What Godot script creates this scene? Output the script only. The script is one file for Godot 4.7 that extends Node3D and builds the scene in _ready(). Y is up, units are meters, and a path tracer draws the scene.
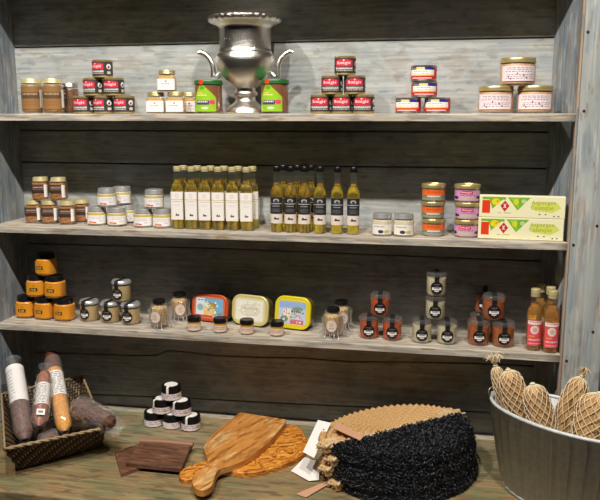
extends Node3D
# A weathered shop cupboard with three shelves of preserves above a wooden counter.
# World: y up, metres. The front plane of the shelves is z = 0, the back boards start at z = -0.22.

const FOCAL := 740.0
const YAW := 0.1895
const PITCH := -0.1794
const EYE := Vector3(0, 1.7118, 2.3)
const BACK := -0.22
const SHELF := [1.7185, 1.3363, 0.9856, 0.6132]     # upper faces of the three shelves and of the counter
const THICK := 0.0225

var cam_basis: Basis
var used := {}
var M := {}
var rng := RandomNumberGenerator.new()

const SPOT_ENERGY := 5.0
const PANEL_ENERGY := 0.2
const EXPOSURE := 1.0

func _ready() -> void:
	rng.seed = 20240
	# camera
	cam_basis = Basis(Vector3.UP, YAW) * Basis(Vector3.RIGHT, PITCH)
	var cam := Camera3D.new()
	cam.name = "camera"
	cam.fov = rad_to_deg(2.0 * atan(250.0 / FOCAL))
	cam.near = 0.05
	cam.far = 40.0
	add_child(cam)
	cam.transform = Transform3D(cam_basis, EYE)
	cam.current = true
	# environment: a closed room, so the sky is black; exposure
	var env := Environment.new()
	env.background_mode = Environment.BG_COLOR
	env.background_color = Color.BLACK
	env.tonemap_mode = Environment.TONE_MAPPER_LINEAR
	env.tonemap_exposure = EXPOSURE
	env.sdfgi_enabled = true
	env.ssao_enabled = true
	env.ssil_enabled = true
	var we := WorldEnvironment.new()
	we.name = "world_environment"
	we.environment = env
	add_child(we)
	# lamps, room, furniture, then the goods
	make_materials()
	build_lamps()
	make_labels()
	build_room()
	build_cupboard()
	build_counter()
	shelf_one()
	shelf_two()
	shelf_three()
	on_counter()

# ------------------------------------------------------------------ mesh building
class Geo:
	var v := PackedVector3Array()
	var n := PackedVector3Array()
	var t := PackedVector2Array()
	var idx := PackedInt32Array()

	func vert(p: Vector3, nn: Vector3, u := Vector2.ZERO) -> int:
		v.append(p); n.append(nn); t.append(u)
		return v.size() - 1

	func tri(a: int, b: int, c: int) -> void:
		var cr := (v[b] - v[a]).cross(v[c] - v[a])
		if cr.dot(n[a] + n[b] + n[c]) > 0.0:
			idx.append(a); idx.append(c); idx.append(b)
		else:
			idx.append(a); idx.append(b); idx.append(c)

	func quad(a: int, b: int, c: int, d: int) -> void:
		tri(a, b, c); tri(a, c, d)

	func flat_tri(a: Vector3, b: Vector3, c: Vector3, out: Vector3) -> void:
		var nn := (b - a).cross(c - a).normalized()
		if nn.dot(out) < 0.0: nn = -nn
		tri(vert(a, nn), vert(b, nn), vert(c, nn))

	func flat_quad(a: Vector3, b: Vector3, c: Vector3, d: Vector3, out: Vector3) -> void:
		var nn := (c - a).cross(d - b).normalized()
		if nn.dot(out) < 0.0: nn = -nn
		quad(vert(a, nn, Vector2(0, 1)), vert(b, nn, Vector2(1, 1)), vert(c, nn, Vector2(1, 0)), vert(d, nn, Vector2(0, 0)))

	# box with chamfered edges, turned by basis b about c
	func box(c: Vector3, s: Vector3, bev := 0.001, b := Basis.IDENTITY) -> void:
		var h := s * 0.5
		bev = minf(bev, minf(h.x, minf(h.y, h.z)) * 0.9)
		var pt := func(sx: float, sy: float, sz: float, ax: int) -> Vector3:
			var p := Vector3(sx * (h.x - (0.0 if ax == 0 else bev)), sy * (h.y - (0.0 if ax == 1 else bev)), sz * (h.z - (0.0 if ax == 2 else bev)))
			return c + b * p
		for s1 in [-1.0, 1.0]:
			flat_quad(pt.call(s1, -1, -1, 0), pt.call(s1, -1, 1, 0), pt.call(s1, 1, 1, 0), pt.call(s1, 1, -1, 0), b * Vector3(s1, 0, 0))
			flat_quad(pt.call(-1, s1, -1, 1), pt.call(1, s1, -1, 1), pt.call(1, s1, 1, 1), pt.call(-1, s1, 1, 1), b * Vector3(0, s1, 0))
			flat_quad(pt.call(-1, -1, s1, 2), pt.call(1, -1, s1, 2), pt.call(1, 1, s1, 2), pt.call(-1, 1, s1, 2), b * Vector3(0, 0, s1))
			for s2 in [-1.0, 1.0]:
				flat_quad(pt.call(s1, s2, -1, 0), pt.call(s1, s2, 1, 0), pt.call(s1, s2, 1, 1), pt.call(s1, s2, -1, 1), b * Vector3(s1, s2, 0))
				flat_quad(pt.call(s1, -1, s2, 0), pt.call(s1, 1, s2, 0), pt.call(s1, 1, s2, 2), pt.call(s1, -1, s2, 2), b * Vector3(s1, 0, s2))
				flat_quad(pt.call(-1, s1, s2, 1), pt.call(1, s1, s2, 1), pt.call(1, s1, s2, 2), pt.call(-1, s1, s2, 2), b * Vector3(0, s1, s2))
				for s3 in [-1.0, 1.0]:
					flat_tri(pt.call(s1, s2, s3, 0), pt.call(s1, s2, s3, 1), pt.call(s1, s2, s3, 2), b * Vector3(s1, s2, s3))

	# cross-section of a lathe: sec 2 = round, above = squared off, -6 = hexagon
	static func sect(a: float, sec: float) -> float:
		if sec == 2.0: return 1.0
		if sec < 0.0:
			var w := TAU / -sec
			return cos(w * 0.5) / cos(fposmod(a, w) - w * 0.5)
		return pow(pow(absf(cos(a)), sec) + pow(absf(sin(a)), sec), -1.0 / sec)

	# a profile of (radius, height) points turned round y; corners sharper than 40 degrees stay sharp
	func lathe(prof: Array, seg := 24, sec := 2.0, sx := 1.0, sz := 1.0, at := Vector3.ZERO, wob = null) -> void:
		var m := prof.size()
		var dirs: Array = []
		for i in m - 1:
			var d: Vector2 = prof[i + 1] - prof[i]
			dirs.append(d.normalized() if d.length() > 1e-9 else Vector2(0, 1))
		for i in m - 1:
			var ends: Array = []
			for e in 2:
				var o := i - 1 if e == 0 else i + 1
				var d: Vector2 = dirs[i]
				if o >= 0 and o < m - 1 and d.dot(dirs[o]) > 0.76: d = (d + dirs[o]).normalized()
				ends.append(d)
			var rows: Array = [[], []]
			for e in 2:
				var p: Vector2 = prof[i + e]
				var d: Vector2 = ends[e]
				for k in seg + 1:
					var a := TAU * k / seg
					var kk := sect(a, sec)
					var r := p.x
					if wob != null: r = wob.call(a, p.x, p.y)
					var e2 := 0.01
					var k2 := sect(a + e2, sec)
					var k1 := sect(a - e2, sec)
					var r1 := r
					var r2 := r
					if wob != null:
						r2 = wob.call(a + e2, p.x, p.y); r1 = wob.call(a - e2, p.x, p.y)
					var tx := (k2 * r2 * cos(a + e2) - k1 * r1 * cos(a - e2)) * sx
					var tz := (k2 * r2 * sin(a + e2) - k1 * r1 * sin(a - e2)) * sz
					var hn := Vector3(tz, 0, -tx)
					if hn.length() < 1e-9: hn = Vector3(cos(a), 0, sin(a))
					hn = hn.normalized()
					if hn.dot(Vector3(cos(a), 0, sin(a))) < 0.0: hn = -hn
					var nn := (hn * d.y + Vector3(0, -d.x, 0)).normalized()
					rows[e].append(vert(at + Vector3(r * kk * cos(a) * sx, p.y, r * kk * sin(a) * sz), nn, Vector2(1.0 - float(k) / seg, 1.0 - float(i + e) / (m - 1))))
			for k in seg:
				if prof[i].x < 1e-7: tri(rows[0][k], rows[1][k], rows[1][k + 1])
				elif prof[i + 1].x < 1e-7: tri(rows[0][k], rows[1][k], rows[0][k + 1])
				else: quad(rows[0][k], rows[0][k + 1], rows[1][k + 1], rows[1][k])

	# a label wrapped round the upright surface of a lathe, facing +z turned by 'face'
	func wrap(r: float, y0: float, y1: float, half: float, seg := 12, sec := 2.0, face := 0.0, sx := 1.0, sz := 1.0) -> void:
		var lo: Array = []
		var hi: Array = []
		for k in seg + 1:
			var a := PI / 2 + face + half - 2.0 * half * k / seg
			var kk := sect(a, sec)
			var k2 := sect(a + 0.01, sec) ; var k1 := sect(a - 0.01, sec)
			var tx := (k2 * cos(a + 0.01) - k1 * cos(a - 0.01)) * sx
			var tz := (k2 * sin(a + 0.01) - k1 * sin(a - 0.01)) * sz
			var nn := Vector3(tz, 0, -tx).normalized()
			var p := Vector3(r * kk * cos(a) * sx, 0, r * kk * sin(a) * sz)
			lo.append(vert(p + Vector3(0, y0, 0), nn, Vector2(float(k) / seg, 1)))
			hi.append(vert(p + Vector3(0, y1, 0), nn, Vector2(float(k) / seg, 0)))
		for k in seg: quad(lo[k], lo[k + 1], hi[k + 1], hi[k])

	# a round sticker on an upright cylinder
	func sticker(r: float, yc: float, rad: float, face := 0.0, seg := 20, hx := 1.0) -> void:
		var cn := vert(Vector3(cos(PI / 2 + face), 0, sin(PI / 2 + face)) * r + Vector3(0, yc, 0), Vector3(cos(PI / 2 + face), 0, sin(PI / 2 + face)), Vector2(0.5, 0.5))
		var ring: Array = []
		for k in seg + 1:
			var q := TAU * k / seg
			var a := PI / 2 + face - rad * hx * cos(q) / r
			ring.append(vert(Vector3(r * cos(a), yc + rad * sin(q), r * sin(a)), Vector3(cos(a), 0, sin(a)), Vector2(0.5 + 0.5 * cos(q), 0.5 - 0.5 * sin(q))))
		for k in seg: tri(cn, ring[k], ring[k + 1])

	# a tube along points, its radius from radii (one number or one per point)
	func tube(pts: Array, radii, sides := 6, caps := true, flat_y := 1.0) -> void:
		var m := pts.size()
		var up := Vector3.UP
		var d0: Vector3 = (pts[1] - pts[0]).normalized()
		if absf(d0.dot(up)) > 0.95: up = Vector3.RIGHT
		var rows: Array = []
		var length := 0.0
		for i in m:
			var d: Vector3 = (pts[mini(i + 1, m - 1)] - pts[maxi(i - 1, 0)]).normalized()
			var sd := d.cross(up).normalized()
			if sd.length() < 0.5: sd = d.cross(Vector3(0.3, 0.1, 0.9)).normalized()
			up = sd.cross(d).normalized()
			var r: float = radii[i] if radii is Array else radii
			if i > 0: length += pts[i].distance_to(pts[i - 1])
			var row: Array = []
			for k in sides + 1:
				var a := TAU * k / sides
				var o := sd * cos(a) + up * sin(a) * flat_y
				row.append(vert(pts[i] + o * r, (sd * cos(a) + up * sin(a) / flat_y).normalized(), Vector2(float(k) / sides, float(i) / (m - 1))))
			rows.append(row)
		for i in m - 1:
			for k in sides: quad(rows[i][k], rows[i][k + 1], rows[i + 1][k + 1], rows[i + 1][k])
		if caps:
			for e in [0, m - 1]:
				var d: Vector3 = (pts[0] - pts[1]).normalized() if e == 0 else (pts[m - 1] - pts[m - 2]).normalized()
				var c := vert(pts[e], d)
				var ring: Array = []
				for k in sides + 1: ring.append(vert(v[rows[e][k]], d))
				for k in sides: tri(c, ring[k], ring[k + 1])

	# upright prism over an outline in x and z, its upper edge rounded by bev
	func prism(outline: PackedVector2Array, y0: float, y1: float, bev := 0.002, steps := 3) -> void:
		var poly := outline
		if Geometry2D.is_polygon_clockwise(poly):
			poly = poly.duplicate(); poly.reverse()
		var m := poly.size()
		var inw: Array = []
		for i in m:
			var e1 := (poly[i] - poly[(i + m - 1) % m]).normalized()
			var e2 := (poly[(i + 1) % m] - poly[i]).normalized()
			var n1 := Vector2(e1.y, -e1.x) ; var n2 := Vector2(e2.y, -e2.x)
			var nn := (n1 + n2)
			nn = nn / maxf(nn.length_squared() * 0.5, 0.4)
			inw.append(nn)
		# rings from the lower edge up and over, (inset, height, outward share, upward share)
		var rings: Array = [[0.0, y0, 1.0, 0.0]]
		for s in steps + 1:
			var q := PI / 2 * s / steps
			rings.append([bev * (1.0 - cos(q)), y1 - bev + bev * sin(q), cos(q), sin(q)])
		var rows: Array = []
		for rr in rings:
			var row: Array = []
			for i in m:
				var nn: Vector2 = inw[i]
				var p: Vector2 = poly[i] - nn * rr[0]
				var no := nn.normalized()
				row.append(vert(Vector3(p.x, rr[1], p.y), Vector3(no.x * rr[2], rr[3], no.y * rr[2]).normalized(), p))
			rows.append(row)
		for j in rows.size() - 1:
			for i in m: quad(rows[j][i], rows[j][(i + 1) % m], rows[j + 1][(i + 1) % m], rows[j + 1][i])
		for side in 2:
			var flat := PackedVector2Array()
			for i in m: flat.append(poly[i] - (inw[i] * bev if side == 0 else Vector2.ZERO))
			var tr := Geometry2D.triangulate_polygon(flat)
			var y := y1 if side == 0 else y0
			var nn := Vector3(0, 1 if side == 0 else -1, 0)
			var ids: Array = []
			for p in flat: ids.append(vert(Vector3(p.x, y, p.y), nn, p))
			for k in range(0, tr.size(), 3): tri(ids[tr[k]], ids[tr[k + 1]], ids[tr[k + 2]])

	# a surface from pos(u, v), normals turned towards 'out' of each point
	func sheet(nu: int, nv: int, pos: Callable, out: Callable) -> void:
		var ids: Array = []
		for j in nv + 1:
			for i in nu + 1:
				var u := float(i) / nu ; var w := float(j) / nv
				var p: Vector3 = pos.call(u, w)
				var du: Vector3 = pos.call(minf(u + 0.01, 1.0), w) - pos.call(maxf(u - 0.01, 0.0), w)
				var dv: Vector3 = pos.call(u, minf(w + 0.01, 1.0)) - pos.call(u, maxf(w - 0.01, 0.0))
				var nn := du.cross(dv).normalized()
				var o: Vector3 = out.call(u, w)
				if nn.length() < 0.5: nn = o.normalized()
				if nn.dot(o) < 0.0: nn = -nn
				ids.append(vert(p, nn, Vector2(u, w)))
		for j in nv:
			for i in nu: quad(ids[j * (nu + 1) + i], ids[j * (nu + 1) + i + 1], ids[(j + 1) * (nu + 1) + i + 1], ids[(j + 1) * (nu + 1) + i])

	func mesh() -> ArrayMesh:
		var a := []
		a.resize(Mesh.ARRAY_MAX)
		a[Mesh.ARRAY_VERTEX] = v
		a[Mesh.ARRAY_NORMAL] = n
		a[Mesh.ARRAY_TEX_UV] = t
		a[Mesh.ARRAY_INDEX] = idx
		var m := ArrayMesh.new()
		m.add_surface_from_arrays(Mesh.PRIMITIVE_TRIANGLES, a)
		return m

# ------------------------------------------------------------------ nodes
func numbered(called: String) -> String:
	if not used.has(called):
		used[called] = 0
		return called
	used[called] += 1
	return "%s_%03d" % [called, used[called]]

func thing(called: String, label: String, category: String, at := Vector3.ZERO, turn := 0.0, group := "") -> Node3D:
	var o := Node3D.new()
	o.name = numbered(called)
	add_child(o)
	o.position = at
	o.rotation.y = turn
	o.set_meta("label", label)
	o.set_meta("category", category)
	if group: o.set_meta("group", group)
	return o

func part(called: String, g, mat: Material, parent: Node, label := "") -> MeshInstance3D:
	var o := MeshInstance3D.new()
	o.mesh = g.mesh() if g is Geo else g
	o.material_override = mat
	o.name = called
	o.cast_shadow = GeometryInstance3D.SHADOW_CASTING_SETTING_ON
	parent.add_child(o, true)
	if label: o.set_meta("label", label)
	return o

func struct(called: String, g: Geo, mat: Material) -> MeshInstance3D:
	var o := part(called, g, mat, self)
	o.set_meta("kind", "structure")
	return o

# a prototype built off the tree; spawn() puts copies of it into the scene
func proto() -> Node3D:
	return Node3D.new()

func spawn(pr: Node3D, called: String, label: String, category: String, at: Vector3, turn := 0.0, group := "") -> Node3D:
	var o: Node3D = pr.duplicate()
	o.name = numbered(called)
	add_child(o)
	o.position = at
	o.rotation.y = turn
	o.set_meta("label", label)
	o.set_meta("category", category)
	if group: o.set_meta("group", group)
	return o

# ------------------------------------------------------------------ from pixels of the photograph to places
func ray(px: float, py: float) -> Vector3:
	return cam_basis * Vector3((px - 300.0) / FOCAL, -(py - 250.0) / FOCAL, -1.0)

func on_height(px: float, py: float, h: float) -> Vector3:
	var d := ray(px, py)
	return EYE + d * ((h - EYE.y) / d.y)

func on_depth(px: float, py: float, z: float) -> Vector3:
	var d := ray(px, py)
	return EYE + d * ((z - EYE.z) / d.z)

# the x at which a point of height y and depth z stands in column px
func x_of(px: float, y: float, z: float) -> float:
	var k := (px - 300.0) / FOCAL
	var ax := cam_basis.x + cam_basis.z * k      # qx + k qz = 0
	var rest := ax.y * (y - EYE.y) + ax.z * (z - EYE.z)
	return EYE.x - rest / ax.x

func spot(px: float, shelf: int, z: float, lift := 0.0) -> Vector3:
	var y: float = SHELF[shelf] + lift + 0.0006
	return Vector3(x_of(px, y, z), y, z)

func face_camera(p: Vector3) -> float:
	return atan2(EYE.x - p.x, EYE.z - p.z)

# ------------------------------------------------------------------ textures
func noise(seed_: int, freq := 1.0, octaves := 3) -> FastNoiseLite:
	var f := FastNoiseLite.new()
	f.seed = seed_
	f.noise_type = FastNoiseLite.TYPE_SIMPLEX_SMOOTH
	f.frequency = freq
	f.fractal_octaves = octaves
	return f

func tex(img: Image) -> ImageTexture:
	return ImageTexture.create_from_image(img)

# old wood: fine grain along one side, with patches of other paint or bare wood that have ragged, grain-following edges
# layers: [colour, threshold, softness, frequency along, frequency across, seed]
func wood_image(w: int, h: int, along_y: bool, c_dark: Color, c_light: Color, layers: Array, seed_: int, fine := 90.0, ring := 6.0) -> Image:
	var img := Image.create(w, h, false, Image.FORMAT_RGB8)
	var n1 := noise(seed_, 1.0, 3)
	var n2 := noise(seed_ + 1, 1.0, 2)
	var nl: Array = []
	for l in layers: nl.append(noise(l[5], 1.0, 4))
	for y in h:
		for x in w:
			var u := float(y) / h if along_y else float(x) / w     # along the grain
			var v := float(x) / w if along_y else float(y) / h
			var g := n1.get_noise_2d(u * 5.0, v * fine)
			var b := n2.get_noise_2d(u * 1.5, v * ring + g * 0.15)
			var c := c_dark.lerp(c_light, clampf(0.5 + g * 0.7 + b * 0.6, 0, 1))
			for k in layers.size():
				var l: Array = layers[k]
				var q: float = nl[k].get_noise_2d(u * l[3], v * l[4]) + g * 0.22
				var s := smoothstep(l[1] - l[2], l[1] + l[2], q)
				if s > 0.0: c = c.lerp(l[0].lerp(l[0].darkened(0.25), clampf(0.5 - g, 0, 1)), s * l[0].a)
			img.set_pixel(x, y, c)
	return img

func grain_height(w: int, h: int, along_y: bool, seed_: int, fine: float) -> Image:
	var img := Image.create(w, h, false, Image.FORMAT_L8)
	var n1 := noise(seed_, 1.0, 3)
	for y in h:
		for x in w:
			var u := float(y) / h if along_y else float(x) / w
			var v := float(x) / w if along_y else float(y) / h
			var g := 0.5 + 0.5 * n1.get_noise_2d(u * 6.0, v * fine)
			img.set_pixel(x, y, Color(g, g, g))
	return img

func mottle(w: int, seed_: int, a: Color, b: Color, freq := 8.0, oct := 4, sx := 1.0, sy := 1.0) -> ImageTexture:
	var img := Image.create(w, w, false, Image.FORMAT_RGB8)
	var n1 := noise(seed_, 1.0, oct)
	for y in w:
		for x in w:
			img.set_pixel(x, y, a.lerp(b, clampf(0.5 + 0.9 * n1.get_noise_2d(freq * sx * x / w, freq * sy * y / w), 0, 1)))
	return tex(img)

func mat(c: Color, rough := 0.7, metal := 0.0) -> StandardMaterial3D:
	var m := StandardMaterial3D.new()
	m.albedo_color = c
	m.roughness = rough
	m.metallic = metal
	return m

func mat_tex(t: Texture2D, rough := 0.7, metal := 0.0) -> StandardMaterial3D:
	var m := mat(Color.WHITE, rough, metal)
	m.albedo_texture = t
	return m

func tri_mat(t: Texture2D, scale_: Vector3, off := Vector3.ZERO, world := true, rough := 0.8, tint := Color.WHITE) -> StandardMaterial3D:
	var m := mat(tint, rough)
	m.albedo_texture = t
	m.uv1_triplanar = true
	m.uv1_world_triplanar = world
	m.uv1_triplanar_sharpness = 8.0
	m.uv1_scale = scale_
	m.uv1_offset = off
	return m

func pane(c := Color(1, 1, 1), a := 0.015, rough := 0.03) -> StandardMaterial3D:
	var m := mat(Color(c.r, c.g, c.b, a), rough)
	m.transparency = BaseMaterial3D.TRANSPARENCY_ALPHA
	return m

func liquid(c: Color, cloud := 0.0) -> StandardMaterial3D:
	var m := mat(Color(c.r, c.g, c.b, cloud), 0.02)
	m.refraction_enabled = true
	m.refraction_scale = 0.047
	return m

# ---- drawing on labels, in shares of the label's width and height
func paper(w: int, h: int, c: Color) -> Image:
	var img := Image.create(w, h, false, Image.FORMAT_RGB8)
	img.fill(c)
	return img

func r_(img: Image, x: float, y: float, w: float, h: float, c: Color) -> void:
	var W := img.get_width() ; var H := img.get_height()
	img.fill_rect(Rect2i(roundi(x * W), roundi(y * H), maxi(1, roundi(w * W)), maxi(1, roundi(h * H))), c)

func c_(img: Image, cx: float, cy: float, rx: float, ry: float, c: Color) -> void:
	var W := img.get_width() ; var H := img.get_height()
	for y in range(maxi(0, int((cy - ry) * H)), mini(H, int((cy + ry) * H) + 1)):
		for x in range(maxi(0, int((cx - rx) * W)), mini(W, int((cx + rx) * W) + 1)):
			var dx := (float(x) / W - cx) / rx ; var dy := (float(y) / H - cy) / ry
			if dx * dx + dy * dy <= 1.0: img.set_pixel(x, y, c)

func poly_(img: Image, pts: PackedVector2Array, c: Color) -> void:
	var W := img.get_width() ; var H := img.get_height()
	var lo := Vector2(1, 1) ; var hi := Vector2.ZERO
	for p in pts:
		lo = lo.min(p); hi = hi.max(p)
	for y in range(maxi(0, int(lo.y * H)), mini(H, int(hi.y * H) + 1)):
		for x in range(maxi(0, int(lo.x * W)), mini(W, int(hi.x * W) + 1)):
			if Geometry2D.is_point_in_polygon(Vector2((x + 0.5) / W, (y + 0.5) / H), pts): img.set_pixel(x, y, c)

func text_arrays(txt: String, serif := false, bold := false, depth := 0.0) -> Array:
	var f := SystemFont.new()
	f.font_names = PackedStringArray(["Droid Serif" if serif else "Droid Sans"])
	if bold: f.font_weight = 700
	var tm := TextMesh.new()
	tm.text = txt
	tm.font = f
	tm.font_size = 32
	tm.pixel_size = 0.01
	tm.depth = depth
	tm.curve_step = 2.0
	return tm.get_mesh_arrays()

# writes txt into the given share of the label
func t_(img: Image, txt: String, x: float, y: float, w: float, h: float, c: Color, serif := false, bold := false) -> void:
	var a := text_arrays(txt, serif, bold)
	if a.is_empty() or a[Mesh.ARRAY_VERTEX] == null: return
	var vs: PackedVector3Array = a[Mesh.ARRAY_VERTEX]
	var ix: PackedInt32Array = a[Mesh.ARRAY_INDEX] if a[Mesh.ARRAY_INDEX] != null else PackedInt32Array(range(vs.size()))
	if vs.is_empty(): return
	var lo := Vector2(1e9, 1e9) ; var hi := Vector2(-1e9, -1e9)
	for p in vs:
		lo = lo.min(Vector2(p.x, p.y)); hi = hi.max(Vector2(p.x, p.y))
	var W := img.get_width() ; var H := img.get_height()
	var k := Vector2(w * W, h * H) / (hi - lo)
	var q := PackedVector2Array()
	for p in vs: q.append(Vector2(x * W + (p.x - lo.x) * k.x, y * H + (hi.y - p.y) * k.y))
	for i in range(0, ix.size(), 3):
		var A := q[ix[i]] ; var B := q[ix[i + 1]] ; var C := q[ix[i + 2]]
		var mn := A.min(B).min(C) ; var mx := A.max(B).max(C)
		for yy in range(maxi(0, int(mn.y)), mini(H, int(mx.y) + 1)):
			for xx in range(maxi(0, int(mn.x)), mini(W, int(mx.x) + 1)):
				if Geometry2D.point_is_inside_triangle(Vector2(xx + 0.5, yy + 0.5), A, B, C): img.set_pixel(xx, yy, c)

func lines_(img: Image, x: float, y: float, w: float, h: float, rows: int, c: Color, seed_: int) -> void:
	# rows of print too small to read
	var g := RandomNumberGenerator.new()
	g.seed = seed_
	for i in rows:
		var yy := y + h * i / rows
		var xx := x + g.randf() * w * 0.1
		while xx < x + w * g.randf_range(0.85, 1.0):
			var l := g.randf_range(0.03, 0.10)
			r_(img, xx, yy, minf(l, x + w - xx), h / rows * 0.42, c)
			xx += l + 0.025

func blobs_(img: Image, x: float, y: float, w: float, h: float, n: int, cols: Array, seed_: int, big := 0.05) -> void:
	var g := RandomNumberGenerator.new()
	g.seed = seed_
	for k in n: c_(img, x + g.randf() * w, y + g.randf() * h, g.randf_range(0.3, 1.0) * big, g.randf_range(0.3, 1.0) * big * 1.2, cols[g.randi() % cols.size()])

func label_mat(img: Image, rough := 0.45) -> StandardMaterial3D:
	return mat_tex(tex(img), rough)

func make_materials() -> void:
	# ---- the cupboard's wood: one texture tile spans 2.2 m
	var back := wood_image(1024, 1024, false, Color8(147, 150, 149), Color8(177, 180, 178), [
		[Color(0.60, 0.64, 0.65, 0.5), 0.12, 0.20, 14.0, 22.0, 21], [Color(0.62, 0.58, 0.52, 0.4), 0.22, 0.16, 16.0, 30.0, 22],
		[Color(0.74, 0.74, 0.71, 0.6), 0.20, 0.14, 24.0, 50.0, 23], [Color(0.44, 0.43, 0.42, 0.3), 0.36, 0.09, 20.0, 80.0, 24]], 5, 150.0, 12.0)
	var bt := tex(back)
	var s3 := Vector3(0.45, 0.45, 0.45) ; var o3 := Vector3(0.75, 0.0, 0.5)
	M.back = tri_mat(bt, s3, o3, true, 0.85)
	var side := wood_image(640, 1024, true, Color8(120, 126, 130), Color8(154, 159, 162), [
		[Color(0.47, 0.54, 0.60, 0.7), 0.08, 0.20, 12.0, 18.0, 31], [Color(0.58, 0.55, 0.51, 0.55), 0.22, 0.16, 14.0, 26.0, 32],
		[Color(0.72, 0.73, 0.73, 0.55), 0.26, 0.10, 22.0, 44.0, 33]], 9, 110.0, 9.0)
	M.side = tri_mat(tex(side), Vector3(0.9, 0.45, 0.9), Vector3(0.3, 0, 0.3), true, 0.85)
	var post := wood_image(512, 1024, true, Color8(150, 154, 152), Color8(178, 181, 177), [
		[Color(0.57, 0.63, 0.67, 0.5), 0.10, 0.18, 9.0, 9.0, 41], [Color(0.70, 0.64, 0.58, 0.5), 0.20, 0.14, 10.0, 12.0, 42],
		[Color(0.60, 0.46, 0.38, 0.45), 0.46, 0.07, 16.0, 20.0, 43], [Color(0.77, 0.78, 0.74, 0.6), 0.24, 0.14, 14.0, 26.0, 44]], 13, 60.0, 7.0)
	M.post = tri_mat(tex(post), Vector3(1.4, 0.45, 1.4), Vector3(0.1, 0, 0.2), true, 0.8)
	M.post_edge = tri_mat(tex(wood_image(128, 768, true, Color8(150, 122, 98), Color8(186, 160, 134), [[Color(0.58, 0.60, 0.61, 0.9), 0.12, 0.12, 12.0, 6.0, 45]], 14, 30.0, 5.0)), Vector3(4.0, 0.45, 4.0), Vector3.ZERO, true, 0.8)
	var shelf := wood_image(1024, 512, false, Color8(160, 148, 131), Color8(200, 190, 172), [
		[Color(0.62, 0.61, 0.59, 0.75), 0.08, 0.18, 10.0, 40.0, 51], [Color(0.57, 0.46, 0.36, 0.6), 0.28, 0.12, 14.0, 60.0, 52],
		[Color(0.82, 0.79, 0.73, 0.7), 0.22, 0.12, 14.0, 70.0, 53]], 17, 130.0, 9.0)
	M.shelf = tri_mat(tex(shelf), Vector3(0.45, 1.1, 1.1), Vector3(0.75, 0, 0.5), true, 0.75)
	var ctr := wood_image(1024, 640, false, Color8(124, 115, 90), Color8(160, 146, 114), [
		[Color(0.48, 0.52, 0.40, 0.65), 0.06, 0.20, 9.0, 9.0, 61], [Color(0.64, 0.53, 0.39, 0.65), 0.16, 0.18, 10.0, 20.0, 62],
		[Color(0.36, 0.32, 0.26, 0.5), 0.28, 0.12, 18.0, 40.0, 63], [Color(0.62, 0.45, 0.31, 0.5), 0.42, 0.08, 26.0, 60.0, 64]], 19, 80.0, 7.0)
	var ct := tex(ctr)
	M.counter = []
	for tint in [Color(1.0, 1.0, 1.0), Color(1, 1, 0.98), Color(1, 0.95, 0.87)]:
		M.counter.append(tri_mat(ct, Vector3(0.42, 0.9, 0.9), Vector3(0.78, 0, 0.4), true, 0.55, tint))
	M.counter_back = tri_mat(tex(shelf), Vector3(0.45, 1.1, 1.1), Vector3(0.35, 0, 0.2), true, 0.7, Color(0.98, 0.98, 0.96))
	# ---- metals, plastics, glass
	M.silver = mat(Color(0.93, 0.91, 0.87), 0.30, 1.0)
	var hm := Image.create(256, 256, false, Image.FORMAT_RGBA8)
	var hn := noise(88, 1.0, 3)
	for y in 256:
		for x in 256:
			var g := 0.5 + 0.5 * hn.get_noise_2d(x * 0.11, y * 0.09)
			hm.set_pixel(x, y, Color(g, g, g))
	hm.bump_map_to_normal_map(2.0)
	M.silver.normal_enabled = true; M.silver.normal_texture = tex(hm); M.silver.normal_scale = 1.0
	M.silver.uv1_triplanar = true; M.silver.uv1_scale = Vector3(9, 9, 9)
	M.gold = mat(Color(0.76, 0.68, 0.46), 0.3, 0.6)
	M.pale_gold = mat(Color(0.88, 0.82, 0.60), 0.32, 0.45)
	M.steel = mat(Color(0.74, 0.74, 0.73), 0.28, 0.55)
	M.tin = mat(Color(0.72, 0.70, 0.66), 0.35, 0.9)
	M.black = mat(Color8(20, 19, 20), 0.3)
	M.black_matte = mat(Color8(24, 23, 23), 0.6)
	M.dark_green = mat(Color8(36, 92, 42), 0.35)
	M.glass = pane()
	M.glass_green = pane(Color(0.9, 0.95, 0.85), 0.02)
	M.glass_lid = pane(Color(0.5, 0.48, 0.46), 0.25, 0.05)
	M.crystal = pane(Color(1, 1, 1), 0.04, 0.04)
	M.crease = mat(Color(0.86, 0.84, 0.81), 0.15, 0.4)
	M.cello = pane(Color(1, 1, 1), 0.08, 0.04)
	M.white = mat(Color8(232, 228, 222), 0.55)
	M.cream_paper = mat(Color8(226, 216, 200), 0.6)
	M.oil = liquid(Color(1.0, 0.88, 0.12), 0.05)
	M.oil_dark = liquid(Color(1.0, 0.86, 0.12), 0.04)
	M.amber_liquid = liquid(Color(1.0, 0.76, 0.34), 0.15)
	# ---- contents
	M.caramel = mat_tex(mottle(96, 301, Color8(130, 92, 48), Color8(162, 122, 70), 9.0), 0.35)
	M.dark_jam = mat_tex(mottle(96, 302, Color8(84, 48, 26), Color8(132, 84, 46), 9.0), 0.35)
	M.honey = mat(Color8(196, 150, 40), 0.25)
	M.terrine = mat_tex(mottle(96, 303, Color8(110, 66, 40), Color8(150, 96, 62), 12.0), 0.4)
	M.pate = mat_tex(mottle(96, 304, Color8(186, 138, 98), Color8(210, 166, 128), 9.0), 0.4)
	M.spice = mat_tex(mottle(96, 305, Color8(116, 70, 32), Color8(190, 132, 70), 26.0), 0.5)
	M.ivory = mat_tex(mottle(96, 306, Color8(196, 184, 150), Color8(216, 206, 178), 8.0), 0.4)
	M.orange = mat(Color8(222, 146, 32), 0.35)
	M.mustard = mat_tex(mottle(96, 307, Color8(188, 158, 104), Color8(208, 182, 132), 30.0), 0.4)
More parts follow.
